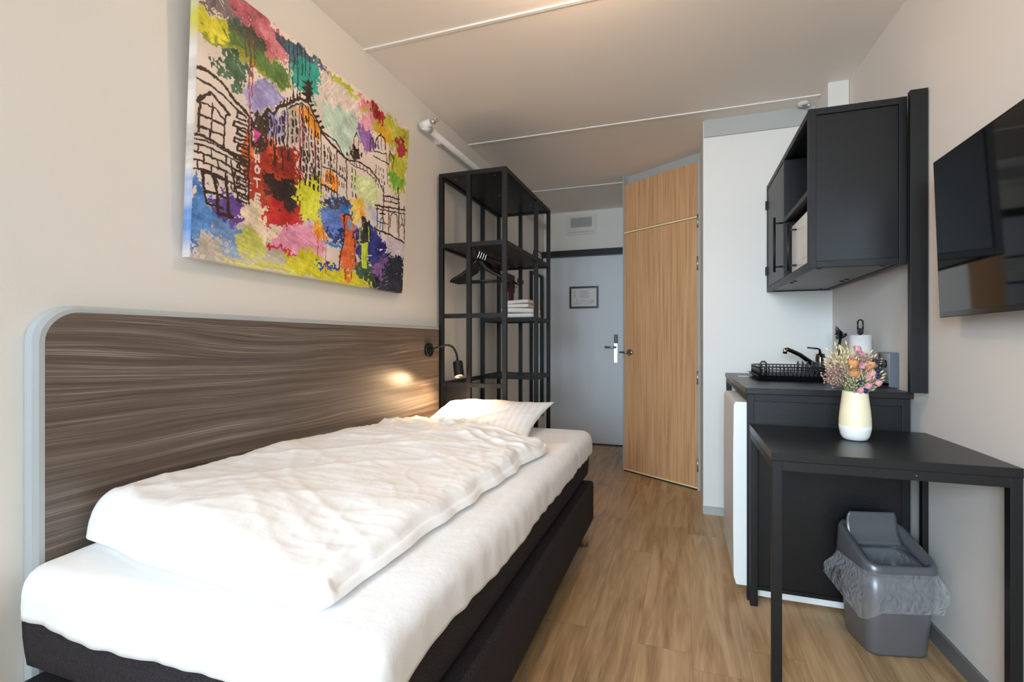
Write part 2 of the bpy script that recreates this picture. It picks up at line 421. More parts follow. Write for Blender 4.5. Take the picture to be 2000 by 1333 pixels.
hh.tube([bp(0.075, -0.05, hz), bp(0.14, -0.05, hz)], 0.006, 8)
hh.build('door_handle', M['steel'], d2)

# ---- entrance door (blue grey)
d1 = bpy.data.objects.new('door_1', None); COL.objects.link(d1); d1.location = (0.45, D, 0); ORG['door_1'] = Vector((0.45, D, 0)); struct(d1)
MB().box((0.06, D - 0.03, 0.012), (0.905, D - 0.002, 2.0), 0.002).build('door_leaf', M['doorgrey'], d1)
MB().box((0.0, D - 0.04, 0.0), (0.058, D - 0.001, 2.01)).box((0.907, D - 0.04, 0.0), (0.965, D - 0.001, 2.01)).build('door_frame', M['doorgrey'], d1)
MB().box((0.0, D - 0.05, 0.0), (0.965, D - 0.002, 0.012)).build('threshold', M['darkbrown'], d1)
hd = MB().box((0.765, D - 0.043, 0.87), (0.803, D - 0.03, 1.085), 0.002).tube([(0.785, D - 0.03, 1.035), (0.785, D - 0.085, 1.035), (0.78, D - 0.09, 1.035), (0.675, D - 0.09, 1.035)], 0.011, 12)
hd = hd.build('door_handle', M['steel'], d1)
MB().box((0.768, D - 0.06, 1.075), (0.804, D - 0.031, 1.165), 0.004).build('card_reader', M['plastic'], hd, label='black card reader above the handle')
# black header board over the entrance door
hb = tag(MB().box((0.002, D - 0.10, 2.005), (0.962, D - 0.042, 2.065), 0.002).build('door_header_rail', M['black']), 'long black rail mounted across the top of the grey entrance door', 'rail')
# framed notice
nf = thing('picture_frame', 'small black framed white notice hanging on the grey entrance door', 'picture frame', (0.45, D - 0.035, 1.45))
x0, x1, z0, z1, yf = 0.293, 0.604, 1.448, 1.682, D - 0.031
fr = MB()
fr.box((x0, yf - 0.016, z0), (x0 + 0.02, yf, z1)).box((x1 - 0.02, yf - 0.016, z0), (x1, yf, z1)).box((x0 + 0.02, yf - 0.016, z0), (x1 - 0.02, yf, z0 + 0.02)).box((x0 + 0.02, yf - 0.016, z1 - 0.02), (x1 - 0.02, yf, z1)).build('frame', M['plastic'], nf)
sh = MB().box((x0 + 0.02, yf - 0.006, z0 + 0.02), (x1 - 0.02, yf - 0.001, z1 - 0.02)).build('notice_sheet', M['paper'], nf)
random.seed(5)
pr_ = MB(); gx = mat('printed_text_grey', (120, 116, 122), 0.8, var=0.3, scale=60)
for r in range(4):
    for c in range(11):
        if random.random() < 0.8: pr_.box((x0 + 0.05 + c * 0.020, yf - 0.0075, z0 + 0.045 + r * 0.013), (x0 + 0.050 + c * 0.020 + random.uniform(0.006, 0.014), yf - 0.006, z0 + 0.049 + r * 0.013))
pr_.build('printed_text', gx, sh); pr_ = MB()
for r in range(6): pr_.box((x0 + 0.115, yf - 0.0075, z0 + 0.112 + r * 0.014), (x0 + 0.19 + random.uniform(0.0, 0.03), yf - 0.006, z0 + 0.115 + r * 0.014))
for r in range(5): pr_.box((x0 + 0.05, yf - 0.0075, z0 + 0.115 + r * 0.016), (x0 + 0.062, yf - 0.006, z0 + 0.121 + r * 0.016))
pr_.build('printed_text', gx, sh)
# air vent
vt = thing('air_vent', 'white square air vent with grey louvres above the entrance door', 'vent', (0.41, D, 2.25))
vb = MB().box((0.245, D - 0.012, 2.245), (0.575, D - 0.0005, 2.455), 0.003).build('cover_plate', M['whitep'], vt)
vg = MB().box((0.30, D - 0.022, 2.325), (0.53, D - 0.0125, 2.425))
for i in range(7): vg.box((0.31, D - 0.03, 2.333 + i * 0.013), (0.52, D - 0.022, 2.338 + i * 0.013))
vg.build('louvre', M['grey'], vt)
MB().box((0.27, D - 0.0145, 2.27), (0.55, D - 0.0125, 2.275)).build('slot', M['grey'], vt)

# ------------------------------------------------------------------ headboard
hy0, hy1, hz1 = 0.612, 2.60, 1.186
def rounded(y0, y1, z0, z1, r, n=10):
    pts = [(y1, z0), (y1, z1)]
    for i in range(n + 1):
        a = math.pi / 2 + i / n * math.pi / 2
        pts.append((y0 + r + r * math.cos(a), z1 - r + r * math.sin(a)))
    pts.append((y0, z0)); return pts
hbt = thing('headboard_panel', 'wide dark taupe woodgrain headboard panel with rounded corner on the left wall', 'headboard', (0, 1.6, 0.3))
MB().prism(rounded(hy0 + 0.022, hy1, 0.12, hz1 - 0.016, 0.075), 0, 0.001, 0.034).build('wood_panel', M['head'], hbt)
o_, i_ = rounded(hy0, hy1, 0.12, hz1, 0.09), rounded(hy0 + 0.022, hy1, 0.12, hz1 - 0.016, 0.075)
rm = MB(); n = len(o_)
A = [[rm._v((x, p[0], p[1])) for p in ring] for x, ring in ((0.001, o_), (0.028, o_), (0.034, [((a[0] + b[0]) / 2, (a[1] + b[1]) / 2) for a, b in zip(o_, i_)]), (0.034, i_), (0.001, i_))]
for k in range(len(A)):
    for i in range(1, n - 1): rm.bm.faces.new((A[k][i], A[k][i + 1], A[(k + 1) % 5][i + 1], A[(k + 1) % 5][i]))
rm.build('edge_band', M['rim'], hbt, label='pale grey edge band')

# ------------------------------------------------------------------ bed
bed = thing('bed', 'single bed with charcoal fabric upholstered base on silver legs', 'bed', (0.5, 1.56, 0))
bx0, bx1, by0, by1 = 0.045, 0.950, 0.592, 2.59
MB().box((0.04, 0.578, 0.125), (0.985, 2.585, 0.338), 0.014).build('base_box', M['charcoal'], bed)
def cushion(x0, x1, y0, y1, z0, z1, r, puff, nx=26, ny=50):
    mb = MB()
    def P(i, j, top):
        a, b = i / (nx - 1), j / (ny - 1)
        x = x0 + (x1 - x0) * a; y = y0 + (y1 - y0) * b
        dd = min(x - x0, x1 - x, y - y0, y1 - y); t = min(1, dd / r)
        off = r * (1 - math.sqrt(max(0, 1 - (1 - t) ** 2)))
        return (x, y, (z1 - off + puff * sm(dd / 0.1)) if top else (z0 + off))
    for top in (True, False): mb.grid(lambda i, j: P(i, j, top), nx, ny)
    def side(k, j):
        per = [(i, 0) for i in range(nx)] + [(nx - 1, i) for i in range(1, ny)] + [(i, ny - 1) for i in range(nx - 2, -1, -1)] + [(0, i) for i in range(ny - 2, 0, -1)]
        q = per[k]; p = P(q[0], q[1], True); b_ = P(q[0], q[1], False); t = j / 6
        bulge = math.sin(t * math.pi) * 0.006  # unseen stand added to carry the ceiling fill light
        cx = (x0 + x1) / 2; ox = bulge * (1 if p[0] > cx else -1) if q[0] in (0, nx - 1) else 0
        oy = bulge * (1 if p[1] > 1.5 else -1) if q[1] in (0, ny - 1) else 0
        return (p[0] + ox, p[1] + oy, p[2] + (b_[2] - p[2]) * t)
    mb.grid(side, 2 * (nx + ny) - 4, 7, closed_u=True)
    bmesh.ops.remove_doubles(mb.bm, verts=mb.bm.verts, dist=1e-4)
    return mb
cushion(bx0 + 0.006, bx1, by0, by1, 0.342, 0.590, 0.03, 0.0).build('box_spring', M['charcoal'], bed)
for x in (0.10, 0.940):
    for y in (0.64, 2.525):
        MB().tube([(x, y, 0.0), (x, y, 0.13)], 0.026, 20).build('leg', M['chrome'], bed, label='silver round leg')

# white sheet: covers the mattress top and hangs over its rim
SX0, SX1, SY0, SY1, SZ = 0.045, 0.970, 0.575, 2.61, 0.606
def drape(nx, ny, pos):
    mb = MB(); mb.grid(lambda i, j: pos(-1 + 2 * i / (nx - 1), -1 + 2 * j / (ny - 1)), nx, ny); return mb
def sheet_pos(a, b):
    Lx, Ly = (SX1 - SX0) / 2, (SY1 - SY0) / 2; R0 = 0.055; r = 0.042; Ls = 0.145
    u = a * (Lx - R0 + Ls); v = b * (Ly - R0 + Ls)
    cu = max(-(Lx - R0), min(Lx - R0, u)); cv = max(-(Ly - R0), min(Ly - R0, v))
    du, dv_ = u - cu, v - cv; d = max(abs(du), abs(dv_)); l = math.hypot(du, dv_) or 1
    ex, ey = du / l, dv_ / l
    X, Y = (SX0 + SX1) / 2 + cu, (SY0 + SY1) / 2 + cv
    arc = r * math.pi / 2; flat = R0 - r
    if d < flat: out, dz = d, 0
    elif d < flat + arc:
        th = (d - flat) / r; out, dz = flat + r * math.sin(th), -r * (1 - math.cos(th))
    else: out, dz = R0, -r - (d - flat - arc)
    if d > flat:
        per = X * 3.1 + Y * 2.3 + math.atan2(ey, ex)
        k = sm((d - flat) / 0.1)
        out += k * (0.0012 * math.sin(per * 31 + 5 * fn(X, Y, 3, 2)) + 0.005 * fn(X * 6, Y * 6, 1.5) + 0.004 * fn(X * 17, Y * 17, 6.5) + 0.007)
        dz += k * (0.016 * (fn(X * 3, Y * 3, 7) - 0.1) + 0.006 * fn(X * 14, Y * 14, 2))
        if ey < -0.5: dz += k * (0.004 * sm((X - 0.2) / 0.4) + 0.008 * math.sin(X * 11))
    z = SZ + dz - (0.012 * sm((0.9 - Y) / 0.35)) + 0.003 * fn(X * 3, Y * 3, 5)
    if ex < -0.5: out = min(out, R0 - 0.004)
    return (X + ex * out, Y + ey * out, z)
sh_ = drape(110, 170, sheet_pos).build('bed_sheet', M['sheet'])
tag(sh_, 'smooth white fitted sheet stretched over the charcoal single bed', 'sheet')
md = sh_.modifiers.new('thickness', 'SOLIDIFY'); md.thickness = 0.003; md.offset = 1

# duvet: a thick folded quilt lying on the sheet
Q00, Q10, Q11, Q01 = Vector((0.035, 0.70)), Vector((0.835, 0.60)), Vector((0.885, 2.02)), Vector((0.06, 2.25))
def ridge(x, y, ang, sc, seed):
    c, s_ = math.cos(ang), math.sin(ang)
    u, v = x * c + y * s_, -x * s_ + y * c
    q = noise.noise(Vector((u * sc * 0.28 + 0.5 * noise.noise(Vector((x * 2, y * 2, seed))), v * sc, seed)))
    return (1 - min(1, abs(q) * 3.2)) ** 2
def duvet_pos(a, b, bottom=False):
    sx = (a + 1) / 2; sy = (b + 1) / 2
    p = Q00 * (1 - sx) * (1 - sy) + Q10 * sx * (1 - sy) + Q11 * sx * sy + Q01 * (1 - sx) * sy
    x, y = p.x, p.y
    # distance to the outline with rounded corners
    dx = (1 - abs(a)) * 0.40; dy = (1 - abs(b)) * 0.72
    rc = 0.055
    if dx < rc and dy < rc: dd = rc - math.hypot(rc - dx, rc - dy)
    else: dd = min(dx, dy)
    if dd < 0:                                            # pull the corner inwards
        f = -dd / 0.05
        x -= math.copysign(0.030 * f, a); y -= math.copysign(0.030 * f, b); dd = 0
    x += 0.016 * fn(y * 3.5, a * 2, 3.3) * abs(a) ** 3 + 0.010 * fn(y * 11, a * 2, 1.3) * abs(a) ** 4
    y += 0.020 * fn(x * 4.5, b * 2, 8.3) * abs(b) ** 3
    base = SZ + 0.002 - 0.012 * sm((0.9 - y) / 0.35)
    T = 0.118 - 0.055 * sm((x - 0.42) / 0.45) - 0.03 * sm((y - 1.75) / 0.5) * (1 - sm((x - 0.2) / 0.5) * 0.3)
    T += -0.02 * sm((1.0 - y) / 0.35) * sm((x - 0.3) / 0.5)
    T += 0.022 * fn(x * 2.3, y * 1.9, 0.7) + 0.012 * fn(x * 5, y * 4, 4.4)
    w = 0.40 + 0.75 * sm((y - 1.3) / 0.7)
    T += w * (0.010 * ridge(x, y, 0.9, 5.5, 1.0) + 0.009 * ridge(x, y, -0.5, 7.5, 9.0) + 0.006 * ridge(x, y, 1.9, 14, 3.0) + 0.004 * ridge(x, y, 0.3, 20, 5.0))
    R = 0.075; t = min(1, dd / R)
    prof = (1 - (1 - t) ** 2.4) ** 0.55
    if a > 0 and (1 - abs(a)) * 0.40 <= dd + 1e-6:          # the fold: a lower layer shows past the upper one
        off = 0.016 + 0.006 * fn(y * 3, 2.0, 1.0)
        lo = (1 - (1 - min(1, dd / 0.022)) ** 2) ** 0.5; t2 = max(0.0, min(1, (dd - off) / 0.055))
        hi = (1 - (1 - t2) ** 2.4) ** 0.5
        prof = 0.40 * lo + 0.60 * hi
    if bottom: return (x, y, base - 0.0005 + 0.018 * (1 - t) ** 2)
    return (x, y, base + 0.018 * (1 - t) ** 2 * 1.0 + T * prof)
nx, ny = 120, 190
dm = MB(); dm.grid(lambda i, j: duvet_pos(-math.cos(math.pi * i / (nx - 1)) * 0.5 + (-1 + 2 * i / (nx - 1)) * 0.5, -1 + 2 * j / (ny - 1)), nx, ny)
dm.grid(lambda i, j: duvet_pos(-math.cos(math.pi * i / (nx - 1)) * 0.5 + (-1 + 2 * i / (nx - 1)) * 0.5, -1 + 2 * j / (ny - 1), True), nx, ny)
bmesh.ops.remove_doubles(dm.bm, verts=dm.bm.verts, dist=1e-5)
dv_o = tag(dm.build('duvet', M['linen']), 'thick white folded duvet spread along the length of the single bed', 'duvet')

# pillow
pw = MB(); n1, n2 = 60, 44
PC = Vector((0.415, 2.40, 0.664)); TILT = math.radians(17); YAW = math.radians(-4)
def pillow(i, j, side):
    a = -1 + 2 * i / (n1 - 1); b = -1 + 2 * j / (n2 - 1)
    hx, hy_ = 0.335, 0.215
    pin = 1 - 0.06 * (1 - b * b) * a * a ; pin2 = 1 - 0.09 * (1 - a * a) * b * b
    x = a * hx * pin * (1 + 0.02 * abs(b) ** 3); y = b * hy_ * pin2 * (1 + 0.04 * abs(a) ** 3)
    t = max(0.0, (1 - a * a) * (1 - b * b)) ** 0.48
    th = (0.082 if side > 0 else 0.045) * t + side * 0.004 * fn(a * 3, b * 3, side) * t
    th += 0.006 * t * ridge(a * 0.4, b * 0.3, 0.6, 7, 2.0) if side > 0 else 0
    z = side * th + 0.03 * max(0, a) ** 3
    q = Matrix.Rotation(YAW, 3, 'Z') @ Matrix.Rotation(TILT, 3, 'X') @ Vector((x, y, z))
    q = PC + q
    q.z = max(q.z, SZ + 0.004)
    return q
for sd in (1, -1): pw.grid(lambda i, j: pillow(i, j, sd), n1, n2)
bmesh.ops.remove_doubles(pw.bm, verts=pw.bm.verts, dist=1e-5)
tag(pw.build('pillow', M['satin']), 'white satin striped pillow at the head of the bed beside the black rack', 'pillow')

# ------------------------------------------------------------------ canvas painting
PBLOB=[
((226,214,205),50,[497,1011,639,984,685,930,651,756,548,701,450,776,431,953]),
((112,100,104),-30,[-15,1040,208,1013,226,964,132,905,74,899,-3,864]),
((150,160,45),-30,[-9,858,54,881,132,905,213,875,302,861,314,792,243,749,159,773,99,776,31,757,-4,785]),
((80,118,52),-30,[36,825,125,890,213,866,293,864,305,795,243,754,174,797,106,806]),
((215,205,35),-35,[-6,857,35,873,72,863,90,828,30,797,11,756,-6,775]),
((66,84,66),-25,[71,896,132,913,213,875,197,845,134,854,89,861]),
((185,92,108),-35,[76,966,158,1032,243,996,298,974,283,884,238,872,196,876,155,906,87,939]),
((210,130,140),-35,[193,973,235,953,276,938,282,890,238,876,194,920]),
((66,66,84),-35,[239,973,298,969,295,919,245,942]),
((60,98,72),-35,[36,779,99,789,160,760,148,699,121,654,86,647,96,696,48,689,52,718,85,722,68,761]),
((52,90,108),90,[288,985,356,994,419,986,400,930,320,884,298,916]),
((48,168,155),80,[306,874,357,950,425,974,442,908,405,790,348,795,323,827]),
((175,186,48),-35,[452,979,510,989,633,982,607,945,512,953,464,966]),
((88,98,140),-40,[397,980,463,986,499,969,442,961]),
((232,140,152),-40,[626,978,712,976,718,919,660,909]),
((188,190,60),-60,[671,921,818,973,1001,976,1000,858,985,601,869,569,845,703,899,821,797,833,719,840]),
((215,170,40),-70,[776,910,875,927,874,795,821,833,765,829]),
((165,30,45),80,[707,980,821,985,811,927,774,894,733,910]),
((160,32,50),80,[891,884,966,923,977,860,945,793,907,825]),
((230,160,185),-60,[646,859,714,935,748,857,736,801,662,809]),
((148,108,176),-60,[644,834,719,840,775,765,703,706,651,744]),
((186,214,200),-40,[448,817,591,861,647,824,631,745,583,634,512,682,451,734]),
((160,156,208),-20,[138,665,200,748,262,753,288,707,229,645,177,589,151,611]),
((160,156,208),-80,[218,617,290,680,295,566,221,527]),
((188,178,170),90,[308,700,350,746,358,550,296,528]),
((240,162,40),-50,[351,717,396,749,456,689,424,644,370,682]),
((244,150,40),-20,[471,490,531,523,560,482,526,427,482,444]),
((225,115,55),80,[136,447,161,548,181,470,181,362,150,348]),
((176,58,34),-20,[148,409,226,493,333,557,361,480,412,379,391,247,318,185,237,194,217,262,169,249]),
((140,36,26),20,[226,484,333,547,359,399,246,409]),
((205,80,45),60,[225,520,268,552,288,486,237,442]),
((188,40,34),15,[216,294,363,299,375,242,319,182,237,194]),
((58,40,34),80,[166,588,218,622,230,476,182,457]),
((48,34,30),-20,[198,383,265,389,364,389,351,295,314,257,254,313,214,349]),
((225,78,160),0,[177,541,208,537,185,486]),
((88,140,208),-20,[-12,309,20,275,41,219,69,171,145,148,167,78,58,92,-4,-4]),
((92,58,140),40,[46,233,80,271,124,267,148,215,145,168,112,144,65,174]),
((205,196,180),-15,[16,65,57,109,156,160,238,161,303,92,355,3,162,-8,25,-6]),
((120,155,205),-15,[56,142,134,144,182,91,144,63,72,79]),
((205,205,105),-15,[142,133,222,138,258,82,184,37,129,77]),
((150,175,205),-15,[86,66,144,63,160,41,94,26]),
((236,214,186),-20,[139,216,177,252,222,259,237,175,319,170,331,109,240,115,157,151]),
((236,160,190),-20,[318,185,385,251,475,176,509,75,353,53,276,76,256,129]),
((206,50,80),-10,[235,109,275,100,341,96,332,77,267,79]),
((214,208,42),-15,[304,73,433,128,577,65,776,78,781,-13,307,0]),
((226,222,130),-10,[74,13,184,28,334,40,395,0,162,-8]),
((216,220,62),80,[379,417,419,465,462,495,471,283,451,223,384,276,350,335]),
((245,160,44),60,[425,268,498,248,491,202,453,171,429,207]),
((96,128,208),20,[468,358,536,416,653,425,653,282,520,232,470,240]),
((40,110,190),20,[562,381,654,402,644,327,579,284]),
((66,68,88),5,[467,370,641,437,634,409,480,335]),
((36,60,130),10,[484,233,674,276,649,210,521,199]),
((60,140,200),10,[486,190,596,196,598,162,488,158]),
((36,42,122),20,[632,294,771,357,851,287,889,204,773,147,681,145,635,230]),
((28,60,175),5,[424,73,576,88,577,63,480,58]),
((235,202,92),60,[614,436,683,445,702,357,651,312,622,355]),
((246,170,90),60,[668,406,712,385,688,341]),
((210,226,165),40,[612,573,746,596,805,519,724,432,630,475]),
((120,182,70),70,[851,686,934,676,972,651,912,580,867,601]),
((190,196,215),80,[724,438,785,448,829,373,760,338]),
((205,194,208),-20,[808,315,1003,300,1008,203,881,203,842,285]),
((34,40,58),30,[766,145,889,211,1007,220,1002,-23,775,-14]),
((122,88,150),50,[778,154,890,194,864,133,839,47,785,79]),
((60,90,70),20,[600,116,770,140,776,14,685,49]),
((222,108,50),90,[582,333,627,345,644,268,663,106,634,74,631,26,602,21,604,82,559,60,590,218]),
((140,165,190),90,[606,327,633,324,635,277,609,269]),
((40,46,30),90,[683,321,732,333,743,246,688,225]),
((190,212,60),90,[691,225,737,242,732,97,703,101]),
((70,60,50),90,[687,362,713,373,720,345,691,330]),
((48,34,30),90,[371,764,376,792,356,789,373,813,358,821,376,841,351,848,373,855,385,877,390,864,406,883,394,853,405,850,393,832,408,825,396,809,401,783]),
((48,34,30),90,[594,662,633,699,675,687,667,645,616,627]),
]
PLINE=[
((52,34,26),9,[-7,653,21,663,68,653,112,615,164,579]),
((52,34,26),6,[-6,615,42,619,98,597,151,569]),
((52,34,26),9,[8,541,18,563,40,595,70,572,98,549]),
((52,34,26),7,[13,544,12,496,11,443]),
((52,34,26),6,[98,549,87,540,83,424]),
((52,34,26),5,[18,544,54,545,82,521]),
((52,34,26),5,[47,557,46,436]),
((52,34,26),6,[15,497,46,503,83,500]),
((52,34,26),6,[13,461,82,460]),
((52,34,26),8,[-5,427,22,433,82,420,160,401]),
((52,34,26),5,[-4,414,35,418,96,410,161,387]),
((52,34,26),5,[-2,393,29,398,76,396,158,383]),
((52,34,26),5,[10,392,13,365]),
((52,34,26),5,[49,392,52,364]),
((52,34,26),5,[90,391,94,362]),
((52,34,26),5,[134,390,138,360]),
((52,34,26),5,[-2,365,30,370,77,367,159,352]),
((52,34,26),5,[27,364,30,337]),
((52,34,26),5,[67,363,70,334]),
((52,34,26),5,[109,361,113,332]),
((52,34,26),5,[154,359,158,329]),
((52,34,26),5,[-1,338,31,342,78,338,160,322]),
((52,34,26),5,[12,337,15,310]),
((52,34,26),5,[51,335,54,307]),
((52,34,26),5,[92,332,96,303]),
((52,34,26),5,[136,330,140,300]),
((52,34,26),5,[0,311,31,314,79,309,161,291]),
((52,34,26),5,[28,308,32,281]),
((52,34,26),5,[68,305,72,276]),
((52,34,26),5,[111,302,115,272]),
((52,34,26),5,[156,298,160,268]),
((52,34,26),7,[24,313,30,264,41,203]),
((52,34,26),9,[97,316,100,258,105,179]),
((52,34,26),7,[25,308,51,305,97,300]),
((52,34,26),7,[32,236,67,247,99,244]),
((52,34,26),9,[59,305,69,246,77,178]),
((52,34,26),7,[41,203,89,199]),
((52,34,26),10,[76,177,118,179]),
((52,34,26),6,[152,572,125,574,121,554,153,555]),
((52,34,26),6,[153,541,116,537,113,519,154,524]),
((52,34,26),6,[154,510,127,513,123,493,155,493]),
((52,34,26),6,[155,479,118,476,115,458,156,461]),
((52,34,26),6,[156,447,129,451,125,432,157,430]),
((52,34,26),6,[157,416,120,415,117,397,158,399]),
((52,34,26),6,[158,385,131,389,127,370,159,367]),
((52,34,26),6,[159,353,121,354,119,336,160,336]),
((52,34,26),6,[160,322,133,328,129,308,161,304]),
((52,34,26),6,[161,290,123,292,121,274,162,272]),
((52,34,26),6,[163,258,135,265,131,246,163,241]),
((52,34,26),7,[160,579,164,408,171,245]),
((52,34,26),5,[170,580,173,466]),
((52,34,26),5,[105,380,139,238]),
((52,34,26),5,[-7,540,-3,510,-6,469]),
((52,34,26),9,[212,609,228,646,249,636,265,679,299,709,345,767,385,772,428,721,454,677,513,649,583,617,606,614]),
((52,34,26),5,[308,700,345,743,365,753,453,693]),
((52,34,26),6,[272,686,275,708]),
((52,34,26),6,[284,699,287,721]),
((52,34,26),6,[297,712,299,735]),
((52,34,26),6,[309,725,312,748]),
((52,34,26),6,[322,739,325,762]),
((52,34,26),6,[335,752,338,776]),
((52,34,26),6,[349,766,352,790]),
((52,34,26),8,[396,764,408,777]),
((52,34,26),8,[409,747,422,760]),
((52,34,26),8,[423,730,435,743]),
((52,34,26),8,[437,713,450,726]),
((52,34,26),8,[451,696,464,709]),
((52,34,26),5,[220,619,226,493]),
((52,34,26),5,[249,636,258,433]),
((52,34,26),5,[258,622,264,512]),
((52,34,26),5,[289,679,296,519]),
((52,34,26),5,[301,696,311,477]),
((52,34,26),5,[350,746,367,382]),
((52,34,26),5,[361,748,373,506]),
((52,34,26),5,[389,749,401,519]),
((52,34,26),5,[449,680,463,399]),
((52,34,26),5,[533,632,546,403]),
((52,34,26),5,[587,619,599,423]),
((52,34,26),5,[419,716,432,471]),
((52,34,26),5,[497,630,507,460]),
((52,34,26),8,[227,599,229,583]),
((52,34,26),6,[230,566,231,550]),
((52,34,26),6,[231,526,232,510]),
((52,34,26),8,[240,600,242,584]),
((52,34,26),8,[244,565,246,549]),
((52,34,26),10,[243,530,244,514]),
((52,34,26),6,[272,638,273,618]),
((52,34,26),10,[270,599,271,579]),
((52,34,26),8,[275,557,277,537]),
((52,34,26),10,[282,648,284,628]),
((52,34,26),6,[285,611,287,591]),
((52,34,26),10,[287,571,289,551]),
((52,34,26),8,[324,697,325,680]),
((52,34,26),10,[324,653,325,636]),
((52,34,26),8,[323,619,324,601]),
((52,34,26),8,[325,586,327,568]),
((52,34,26),6,[337,702,339,684]),
((52,34,26),8,[337,666,339,648]),
((52,34,26),10,[341,631,343,613]),
((52,34,26),6,[342,591,344,573]),
((52,34,26),10,[367,693,369,676]),
((52,34,26),8,[372,664,373,647]),
((52,34,26),10,[372,626,374,609]),
((52,34,26),6,[374,588,376,571]),
((52,34,26),8,[377,554,379,537]),
((52,34,26),6,[378,519,380,502]),
((52,34,26),8,[376,480,378,463]),
((52,34,26),10,[381,704,383,687]),
((52,34,26),8,[381,661,382,644]),
((52,34,26),6,[386,626,388,609]),
((52,34,26),6,[385,595,387,578]),
((52,34,26),10,[389,559,391,542]),
((52,34,26),10,[390,526,392,508]),
((52,34,26),6,[388,486,390,469]),
((52,34,26),6,[406,666,407,650]),
((52,34,26),6,[407,639,409,623]),
((52,34,26),8,[410,604,411,588]),
((52,34,26),8,[414,569,416,553]),
((52,34,26),6,[416,538,417,523]),
((52,34,26),10,[411,511,413,495]),
((52,34,26),6,[413,473,415,458]),
((52,34,26),10,[423,662,425,647]),
((52,34,26),6,[422,627,424,612]),
((52,34,26),8,[427,600,429,584]),
((52,34,26),6,[427,569,429,553]),
((52,34,26),6,[426,535,428,520]),
((52,34,26),10,[427,503,429,487]),
((52,34,26),8,[433,466,435,450]),
((52,34,26),8,[436,664,437,648]),
((52,34,26),6,[437,630,439,614]),
((52,34,26),8,[440,597,442,581]),
((52,34,26),10,[439,559,441,544]),
((52,34,26),10,[441,530,443,514]),
((52,34,26),10,[446,494,448,478]),
((52,34,26),8,[443,466,445,450]),
((52,34,26),6,[468,623,469,608]),
((52,34,26),10,[470,593,472,578]),
((52,34,26),6,[471,564,473,548]),
((52,34,26),5,[487,619,489,603]),
((52,34,26),5,[486,586,487,570]),
((52,34,26),5,[492,559,493,544]),
((52,34,26),5,[506,610,508,595]),
((52,34,26),5,[505,587,506,571]),
((52,34,26),5,[508,553,510,538]),
((52,34,26),5,[522,608,524,592]),
((52,34,26),5,[517,582,519,566]),
((52,34,26),5,[523,544,525,528]),
((52,34,26),6,[482,492,484,466]),
((52,34,26),6,[484,445,487,419]),
((52,34,26),5,[491,494,494,468]),
((52,34,26),5,[494,441,497,415]),
((52,34,26),5,[512,497,514,470]),
((52,34,26),5,[512,443,515,416]),
((52,34,26),5,[522,500,525,474]),
((52,34,26),5,[526,444,528,417]),
((52,34,26),5,[553,567,555,549]),
((52,34,26),5,[552,535,554,517]),
((52,34,26),5,[551,493,553,476]),
((52,34,26),5,[565,562,567,544]),
((52,34,26),5,[567,531,569,513]),
((52,34,26),5,[567,489,569,470]),
((52,34,26),5,[579,567,581,549]),
((52,34,26),5,[583,522,585,504]),
((52,34,26),5,[579,488,581,470]),
((52,34,26),5,[765,669,768,655]),
((52,34,26),5,[766,644,768,629]),
((52,34,26),5,[770,606,772,591]),
((52,34,26),5,[767,584,770,569]),
((52,34,26),5,[785,668,788,653]),
((52,34,26),5,[786,641,788,627]),
((52,34,26),5,[791,607,793,592]),
((52,34,26),5,[785,575,787,560]),
((52,34,26),5,[799,673,802,659]),
((52,34,26),5,[807,641,809,626]),
((52,34,26),5,[808,612,811,597]),
((52,34,26),5,[811,581,813,566]),
((52,34,26),5,[817,671,819,656]),
((52,34,26),5,[821,639,823,624]),
((52,34,26),5,[828,606,831,591]),
((52,34,26),5,[821,579,823,564]),
((52,34,26),5,[620,587,622,568]),
((52,34,26),5,[623,547,625,528]),
((52,34,26),5,[620,509,622,490]),
((52,34,26),5,[628,468,630,448]),
((52,34,26),5,[639,583,641,563]),
((52,34,26),5,[639,545,642,526]),
((52,34,26),5,[641,508,643,489]),
((52,34,26),5,[646,466,648,446]),
((52,34,26),10,[387,493,389,477]),
((52,34,26),8,[388,457,390,440]),
((52,34,26),10,[387,426,389,410]),
((52,34,26),6,[403,491,405,475]),
((52,34,26),10,[405,458,406,441]),
((52,34,26),8,[408,427,410,411]),
((52,34,26),10,[421,491,423,474]),
((52,34,26),8,[425,463,427,446]),
((52,34,26),8,[427,422,429,405]),
((52,34,26),8,[444,496,445,480]),
((52,34,26),10,[447,459,448,442]),
((52,34,26),8,[449,423,450,406]),
((52,34,26),5,[460,526,531,531,595,508]),
((52,34,26),6,[464,442,541,431]),
((52,34,26),6,[454,683,524,677,583,617]),
((52,34,26),6,[260,510,263,426]),
((52,34,26),6,[287,524,291,429]),
((52,34,26),6,[315,538,317,480]),
((52,34,26),6,[363,562,367,463]),
((52,34,26),6,[603,615,656,638,729,631,785,599,825,546]),
((52,34,26),4,[610,604,701,612,778,584]),
((52,34,26),4,[643,628,644,605]),
((52,34,26),4,[665,629,667,604]),
((52,34,26),4,[688,630,689,602]),
((52,34,26),4,[711,631,713,601]),
((52,34,26),4,[735,632,737,600]),
((52,34,26),4,[760,633,762,598]),
((52,34,26),4,[624,683,627,743,636,777,651,756,651,696]),
((52,34,26),5,[725,721,724,788,739,802,751,734]),
((52,34,26),6,[756,762,766,817,792,850,821,839,829,786]),
((52,34,26),4,[774,815,777,760]),
((52,34,26),4,[797,833,800,771]),
((52,34,26),5,[754,736,833,765]),
((52,34,26),5,[750,709,852,719]),
((52,34,26),4,[836,764,852,602]),
((52,34,26),4,[865,804,853,707]),
((52,34,26),4,[892,778,880,686]),
((52,34,26),7,[857,787,888,762]),
